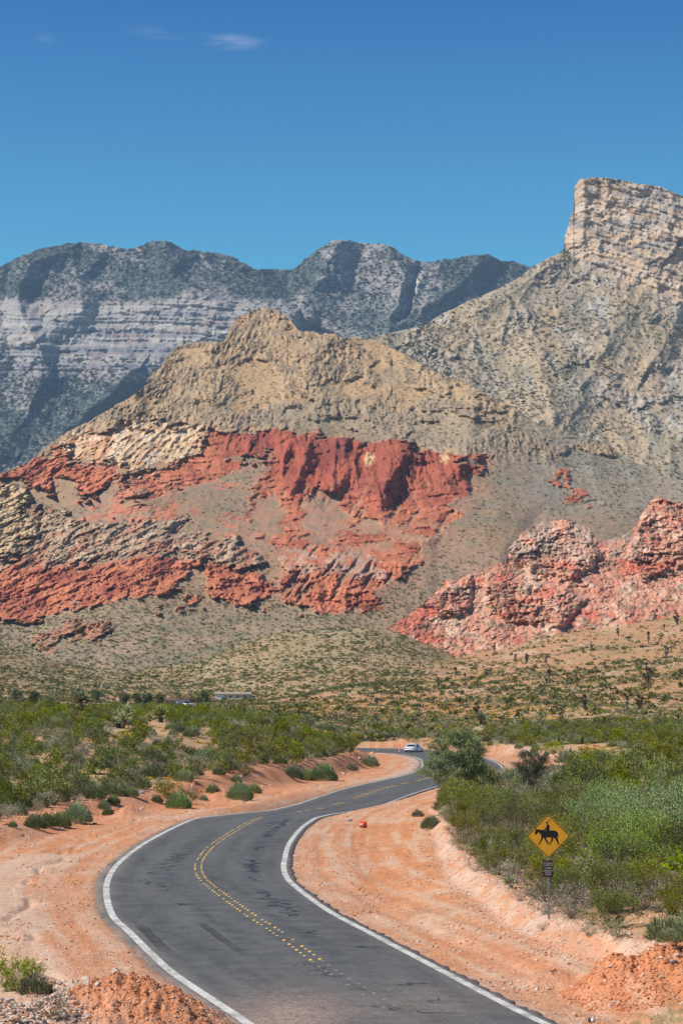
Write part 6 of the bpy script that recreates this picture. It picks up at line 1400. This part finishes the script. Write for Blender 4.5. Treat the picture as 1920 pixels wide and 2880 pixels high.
for x, y, h_ in ((418, 1991, 9), (426, 1991, 9), (434, 1992, 9), (447, 1992, 9), (455, 1992, 9), (463, 1992, 9), (471, 1992, 9), (480, 1992, 9), (489, 1992, 9), (497, 1992, 8)): pillar(x, y, h_, 2.4, 'rusty rail post of the low ranch corral', 'corral_post', m_rust, 'post', 'rusty posts of the ranch corral')
for (x, y, h_, lab) in ((15, 2188, 38, 'leaning thin wooden stake at the left edge of the flat'), (22, 2190, 30, 'second thin stake at the left edge'), (36, 2188, 26, 'short thin stake right of the pair at the left edge'), (331, 2198, 38, 'thin brown stake left of the pair on the flat'), (343, 2197, 44, 'thin brown stake right of the pair on the flat'),
        (373, 2180, 40, 'slender dry stalk in the middle of the left flat'), (405, 2172, 36, 'slender dry stalk beside the green bushes'), (478, 2138, 40, 'tall dry stalk before the yellow patch'), (502, 2120, 30, 'short dry stalk above the yellow patch')):
    pillar(x, y, h_, 1.7, lab, 'wooden_stake', m_trunk, 'stake')
# trees round the ranch
rt = big_tree(91, 5, [(-.9, 0, 2.4, 1.1), (.9, 0, 2.6, 1.1), (0, .3, 3.3, 1.0), (0, -.5, 1.6, 1.1)], 2200, .36, (.12, .16, .05), (.22, .25, .08))
rt = (np_mesh('ranch_crown', rt[1][0], quads=rt[1][1], mat=m_leaf, col=rt[1][2], smooth=False), stems_mesh('ranch_trunk', rt[0][:60], m_wood, 3))
for (x, y, hp_, lab) in ((350, 1986, 38, 'round green tree left of the ranch'), (385, 1986, 40, 'broad green tree in the middle before the ranch'), (415, 1985, 38, 'green tree nearest the ranch shed'), (450, 1984, 34, 'single tree between the shed and the round trees'), (574, 1982, 44, 'dark conifer like tree between trailer and tan outbuilding'),
        (560, 1984, 26, 'low tree right of the reddish shed'), (45, 1975, 40, 'large dark tree at the left edge of the flat'), (95, 1985, 46, 'dark tree right of the large one at the left edge'), (225, 1975, 40, 'grey green tree beside the pink earth bank'), (270, 1980, 42, 'feathery tree before the pink earth bank'), (628, 1972, 12, 'small shrub tree before the tan outbuilding'), (140, 1992, 40, 'green tree left of the stone pillars')):
    X, Y, _ = at(x, y); plant2('ranch_tree', rt, X, Y, hp_ * Y / FPX / 4.2, lab, 'tree', names=('trunk', 'crown'))
# crushed can
X, Y, Z = at(1662, 2876); cn = empty('crushed_can', (X, Y, Z + .05)); cn.rotation_euler = (R(84), R(8), R(40)); tag(cn, 'crushed black and white can at the bottom edge of the dirt', 'can'); lathe('can_body', [(.04, -.07), (.05, -.06), (.052, -.01), (.044, .02)], m_dark, cn, 12); lathe('white_label', [(.0445, .02), (.051, .05), (.043, .075)], m_wh, cn, 12)

# ================================================================== STONES
def rock_mesh(seed, sub=2, flat=.7):
    bm = bmesh.new(); bmesh.ops.create_icosphere(bm, subdivisions=sub, radius=1); rg = np.random.default_rng(seed)
    pl2 = [(lambda v: v / np.linalg.norm(v))(rg.normal(size=3)) for _ in range(9)]; ds = rg.uniform(.5, .95, 9)
    for v in bm.verts:
        p = np.array(v.co)
        for q, d in zip(pl2, ds):
            t = p @ q
            if t > d: p = p - q * (t - d)
        p *= np.array([1.1, .85, flat]); p += rg.normal(0, .03, 3); v.co = p
    me = bpy.data.meshes.new('stone'); bm.to_mesh(me); bm.free(); me.materials.append(m_rock); return me
m, n, l, b = new_mat('stone', .95, .08); oi = n.new('ShaderNodeObjectInfo'); rp = n.new('ShaderNodeValToRGB'); l.new(oi.outputs['Random'], rp.inputs[0])
for k, (ps, c) in enumerate(((0, (.58, .29, .16)), (.3, (.62, .40, .27)), (.6, (.64, .47, .36)), (.85, (.60, .45, .35)), (1, (.46, .38, .34)))):
    el = rp.color_ramp.elements[k] if k < 2 else rp.color_ramp.elements.new(ps)
    el.position = ps; el.color = (*c, 1)
pos = n.new('ShaderNodeTexCoord').outputs['Object']; f_ = noise_node(n, l, 2.5, 6, .65, pos)
s_ = n.new('ShaderNodeVectorMath'); s_.operation = 'SCALE'; l.new(rp.outputs[0], s_.inputs[0]); l.new(maprange(n, l, f_, .3, .7, .75, 1.25), s_.inputs['Scale']); l.new(s_.outputs[0], b.inputs['Base Color'])
bp = n.new('ShaderNodeBump'); bp.inputs['Distance'].default_value = .006; l.new(f_, bp.inputs['Height']); l.new(bp.outputs[0], b.inputs['Normal']); m_rock = m
m_soilrock = plain('soil_clod', (.56, .23, .11), .98, .05, nz=.25, nscale=3); m_grey = plain('grey_stone', (.33, .31, .31), .9, .1, nz=.2, nscale=3)
ROCKS = [rock_mesh(1800 + i, 2) for i in range(8)]; ROCKS_S = [rock_mesh(1820 + i, 1) for i in range(8)]
CLODS = []
for i in range(5): q = rock_mesh(1840 + i, 1, .85); q.materials.clear(); q.materials.append(m_soilrock); CLODS.append(q)
GREY = rock_mesh(1860, 2); GREY.materials.clear(); GREY.materials.append(m_grey)
def rock(X, Y, s, label, grp=None, mesh=None, name='rock', flat=1.0):
    o = link(name, mesh or random.choice(ROCKS), loc=(X, Y, float(gz(X, Y)[0]) + .25 * s)); o.scale = (s, s, s * flat); o.rotation_euler = (random.uniform(-.3, .3), random.uniform(-.3, .3), random.uniform(0, 6.28)); return tag(o, label, 'rock', grp)
def rocks_on(key, cx, cy, rx, ry, n_, s0, s1, label, grp, mesh=None):
    k = 0
    while k < n_:
        X = cx + random.gauss(0, rx); Y = cy + random.gauss(0, ry)
        if Y < 40 or float(gat(E, np.array([X]), np.array([Y]))[0]) < .5: continue
        rock(X, Y, random.uniform(0, 1) ** 2 * (s1 - s0) + s0, label, grp, random.choice(mesh) if mesh else None); k += 1
rocks_on('a', -6.6, 45.2, .75, 1.0, 85, .05, .15, 'pale angular rock on the stone heap in the bottom left corner', 'rocks of the bottom left stone heap')
rocks_on('b', -6.0, 51.8, .9, .6, 45, .035, .12, 'whitish rock in the stony band behind the left soil pile', 'rocks in the stony band behind the left pile')
rocks_on('c', -4.7, 46.8, .9, 1.4, 34, .03, .085, 'small tan rock on the left orange soil pile', 'rocks on the left soil pile', ROCKS + CLODS)
rocks_on('d', 7.2, 50.0, 1.2, 1.1, 44, .04, .11, 'brown clod on the right orange soil pile', 'clods on the right soil pile', CLODS + CLODS + ROCKS[:3])
for (x, y, w, lab, me_) in ((982, 2313, 16, 'dark flat stone lying left of the fallen cone', GREY), (398, 2238, 22, 'grey boulder on the left bank between bushes', GREY), (1888, 2722, 26, 'blue grey boulder at the top of the right soil pile', GREY), (1822, 2680, 16, 'pale rock below the thicket at the right edge', None), (1905, 2708, 18, 'round pale rock at the right edge', None),
        (1046, 2122, 14, 'pale boulder lowest on the nose of the far bank', None), (1010, 2140, 12, 'pale boulder on the slope of the far bank', None), (1061, 2112, 10, 'small pink boulder beside the far asphalt', None), (268, 2319, 14, 'flat dark stone on the sand right of the big roadside clump', GREY), (1550, 2742, 9, 'white stone left of the right soil pile', None), (1508, 2705, 14, 'flat pale stone on the right dirt', None), (1596, 2808, 10, 'brown clod alone below the right pile', CLODS[0]),
        (50, 2650, 12, 'reddish stone on the dirt at the left edge', CLODS[1]), (400, 2724, 10, 'reddish stone near the white line', CLODS[2]), (113, 2712, 20, 'largest whitish boulder at the head of the stony band', None), (1108, 2613, 7, 'small black stone by the right white line', GREY), (1206, 2352, 10, 'brown stone beside the berm below the lone brush', CLODS[3])):
    X, Y, _ = at(x, y); rock(X, Y, w * Y / FPX / 2, lab, None, me_)
# gravel too small to count
def gravel(name, N, x0, x1, Y0, Y1, dens, s0, s1, protos, label, pw=1.3):
    X, Y = gpts(x0, x1, Y0, Y1, N, pw); e = edist(X, Y); k = (e > .55) & (rng.uniform(0, 1, N) < dens(X, Y, e)); X, Y = X[k], Y[k]; s = s0 + (s1 - s0) * rng.uniform(0, 1, len(X)) ** 4
    print(name, len(X)); P = np.stack([X, Y, gz(X, Y) + s * .15], 1); return scatter(name, P, s, protos, label, cat='gravel', flat=.8, tilt=.5)
clump_n = lambda X, Y, a, b, sd: sst(fbm(X / a, Y / b, 4, sd), -.05, .3)
gravel('roadside_gravel', 95000, -150, 2100, 42, 175, lambda X, Y, e: (e < 14) * (.10 + .9 * clump_n(X, Y, 1.6, 4, 901)), .012, .075, ROCKS_S + CLODS, 'small loose stones strewn over the orange dirt beside the road')
gravel('berm_gravel', 46000, 1150, 2150, 48, 175, lambda X, Y, e: (gat(U, X, Y) > -.5) * (gat(U, X, Y) < 1.4) * .95, .018, .075, ROCKS_S, 'pale pink rubble covering the berm on the right', 1.1)
def mk(key): return lambda X, Y, e: (gat(MK[key], X, Y) > .03) * 1.0
gravel('left_heap_stones', 16000, -150, 330, 41.5, 50, mk('left_stone'), .02, .085, ROCKS_S, 'pale rubble of the stone heap in the left corner', 1)
gravel('left_pile_clods', 26000, -50, 700, 41.5, 53, mk('left_soil'), .008, .05, CLODS + ROCKS_S[:3], 'clods and pebbles on the left soil pile', 1)
gravel('right_pile_clods', 26000, 1450, 2100, 44, 57, mk('right_soil'), .01, .065, CLODS + CLODS + ROCKS_S[:2], 'clods and pebbles on the right soil pile', 1)
gravel('band_stones', 9000, -50, 420, 48, 57, lambda X, Y, e: (np.hypot((X + 6.0) / 1.6, (Y - 51.8) / 1.1) + .4 * fbm(X, Y, 3, 7) < 1), .015, .07, ROCKS_S, 'whitish rubble in the stony band by the left pile', 1)
gravel('bank_rubble', 16000, -150, 1230, 110, 260, lambda X, Y, e: (gat(SIDE, X, Y) < 0) * (e > 5.5) * (e < 11) * (.2 + .8 * clump_n(X, Y, 3, 8, 905)), .03, .22, ROCKS_S + CLODS, 'stones and clods along the cut bank left of the road')
print('objects', time.time() - T0)

# ================================================================== TAR AND SKID MARKS
m, n, l, b = new_mat('tar', .55, .35); tc_ = n.new('ShaderNodeNewGeometry'); f_ = noise_node(n, l, 5, 5, .6, tc_.outputs['Position'])
l.new(mixn(n, l, maprange(n, l, f_, .35, .65, 0, 1), (.022, .024, .028), (.05, .052, .055)), b.inputs['Base Color']); m_tar = m
def on_road(ss, tt, lift=.007):
    j = np.clip(np.searchsorted(arc, ss), 0, nS - 1); P = EL[j] * (1 - tt[:, None]) + ER[j] * tt[:, None]
    return np.stack([P[:, 0], P[:, 1], roadz(P[:, 1]) + .05 * (1 - (2 * tt - 1) ** 2).clip(0, 1) + .018 + lift], 1)
def ribbon(pts, w):  # pts (s, t) along and across, w widths in metres across the ribbon
    ss = np.array([p[0] for p in pts]); tt = np.array([p[1] for p in pts]); P = on_road(ss, tt); d = np.gradient(P[:, :2], axis=0); d /= np.linalg.norm(d, axis=1, keepdims=True) + 1e-9
    nn_ = np.stack([-d[:, 1], d[:, 0]], 1) * (np.asarray(w)[:, None] / 2); A = P.copy(); B_ = P.copy(); A[:, :2] += nn_; B_[:, :2] -= nn_; return A, B_
def arc_at(x, y):
    Xq, Yq = on_plane(x, y); i = section(Xq, Yq); e_ = ER[i] - EL[i]; return arc[i], float(((np.array([Xq, Yq]) - EL[i]) @ e_) / (e_ @ e_))
TV, TQ = [], []
def add_rib(A, B_):
    b0 = sum(len(v) for v in TV); k = len(A); TV.append(A); TV.append(B_)
    for i in range(k - 1): TQ.append((b0 + i, b0 + k + i, b0 + k + i + 1, b0 + i + 1))
z7 = lambda x, y: (x / 1.633, 2180 + y / 1.633)
rgt = np.random.default_rng(3)
def scribble(track, amp, n_per, wid, seed):
    """tar dragged back and forth across the lane along a track of photograph points"""
    q = [arc_at(*z7(*p)) for p in track]; q.sort(); s_ = np.array([a for a, _ in q]); t_ = np.array([b_ for _, b_ in q]); N = max(8, int((s_[-1] - s_[0]) * n_per)); u = np.linspace(s_[0], s_[-1], N); tm = np.interp(u, s_, t_)
    saw = np.where(np.arange(N) % 2 == 0, 1, -1) * rgt.uniform(.15, 1, N) * amp; tt = tm + saw + .3 * amp * gn(u / 3, u * 0, seed); uu = u + rgt.uniform(-.25, .25, N) / n_per
    k = np.repeat(np.arange(N - 1), 5) + np.tile(np.arange(5) / 5., N - 1); U_ = np.interp(k, np.arange(N), uu); T_ = np.interp(k, np.arange(N), tt) + .006 * rgt.normal(size=len(k))
    wv = 1.3 * wid * (.25 + 1.3 * np.abs(gn(k * .45, k * 0, seed + 2))) * rgt.uniform(.6, 1.3, len(k)); keep = gn(k * .09, k * 0 + 3, seed + 5) > -.28
    st_ = 0
    for i in range(1, len(k) + 1):
        if i == len(k) or keep[i] != keep[st_]:
            if keep[st_] and i - st_ > 4: add_rib(*ribbon(list(zip(U_[st_:i], T_[st_:i])), wv[st_:i]))
            st_ = i
    for i in range(int(N * .8)):    # thin cracks running right across
        f = rgt.uniform(0, N - 1); s0 = np.interp(f, np.arange(N), uu); t0 = np.interp(f, np.arange(N), tt); L = rgt.uniform(.05, .16); kk_ = np.linspace(-1, 1, 9); add_rib(*ribbon([(s0 + .12 * gn(np.array([c * 2 + i]), np.array([0.3]), 5)[0], t0 + L * c) for c in kk_], .028 * (1 - np.abs(kk_) * .8)))
scribble([(1320, 210), (1290, 240), (1250, 262), (1215, 290), (1200, 318), (1175, 350)], .045, .9, .30, 1)
scribble([(1165, 395), (1150, 425), (1155, 455), (1165, 495)], .05, 2.0, .26, 2)
scribble([(1215, 530), (1225, 570), (1300, 605), (1350, 645), (1370, 680), (1410, 710), (1480, 745)], .075, 1.7, .15, 3)
scribble([(810, 365), (800, 400), (770, 440), (700, 465)], .09, 1.0, .13, 4)
scribble([(640, 485), (670, 505), (780, 520), (790, 545)], .07, 1.6, .10, 5)
scribble([(820, 595), (845, 610)], .04, 2.2, .10, 6); scribble([(860, 790), (900, 815), (1000, 815)], .10, 1.8, .05, 7)
scribble([(1400, 870), (1470, 900), (1520, 940)], .05, 2.0, .05, 8)
z8b = lambda x, y: (((960 + x / 1.633) * 1.633), (y / 1.633) * 1.633)
scribble([z8b(260, 975), z8b(320, 985), z8b(400, 968)], .035, 3.0, .10, 9); scribble([z8b(-50, 985), z8b(100, 1000), z8b(430, 1030), z8b(440, 1065)], .10, 2.6, .05, 10); scribble([z8b(160, 1075), z8b(300, 1100), z8b(540, 1120)], .06, 3, .05, 11)
scribble([z8b(50, 805), z8b(180, 795)], .03, 2, .04, 12)
tv = np.vstack(TV); link('tar_seal', np_mesh('tar_seal', tv, quads=np.array(TQ), mat=m_tar, smooth=False), road, kind='stuff')['label'] = 'dark jagged tar patches sealing cracks in the asphalt'
# skid marks: rubber that fades out, laid as thin film
m, n, l, b = new_mat('rubber_film', .7, .25); b.inputs['Base Color'].default_value = (.028, .028, .032, 1); aa = n.new('ShaderNodeAttribute'); aa.attribute_name = 'film'; gp = n.new('ShaderNodeNewGeometry')
fx = noise_node(n, l, 30, 4, .7, gp.outputs['Position']); tb = n.new('ShaderNodeBsdfTransparent'); mx = n.new('ShaderNodeMixShader'); l.new(mathn(n, l, 'MULTIPLY', aa.outputs['Fac'], maprange(n, l, fx, .3, .6, .55, 1.0)), mx.inputs[0]); l.new(tb.outputs[0], mx.inputs[1]); l.new(b.outputs[0], mx.inputs[2]); l.new(mx.outputs[0], n['Material Output'].inputs['Surface'])
m_film = m
def skid(pts, w, a0, lab):
    q = [arc_at(*z7(*p)) for p in pts]; q.sort(); s_ = np.linspace(q[0][0], q[-1][0], 60); t_ = np.interp(s_, [a for a, _ in q], [b_ for _, b_ in q]); P = on_road(s_, t_, .010); d = np.gradient(P[:, :2], axis=0); d /= np.linalg.norm(d, axis=1, keepdims=True); nrm = np.stack([-d[:, 1], d[:, 0]], 1)
    V = []; A_ = []
    for o_, al_ in ((-.5, 0), (-.42, 1), (-.1, .75), (.1, .85), (.42, 1), (.5, 0)): Q = P.copy(); Q[:, :2] += nrm * w * o_; V.append(Q); A_.append(al_ * a0 * (.12 + .88 * sst(np.linspace(0, 1, 60), 0, .55)) * (1 - .9 * sst(np.linspace(0, 1, 60), .90 - .06 * abs(o_), 1.0)) * (.75 + .5 * fbm(s_ * 1.5, s_ * 0 + o_, 3, 5)))
    V = np.stack(V, 1); link('skid_mark', np_mesh('skid_mark', V, quads=grid_quads(60, 6), mat=m_film, attrs={'film': np.stack(A_, 1)}), road)
skid([(640, 698), (700, 750), (770, 815), (830, 850), (900, 875)], .36, .42, ''); skid([(910, 688), (980, 735), (1060, 790), (1130, 835), (1200, 865)], .30, .52, '')
print('marks', time.time() - T0)
print('script', time.time() - T0)
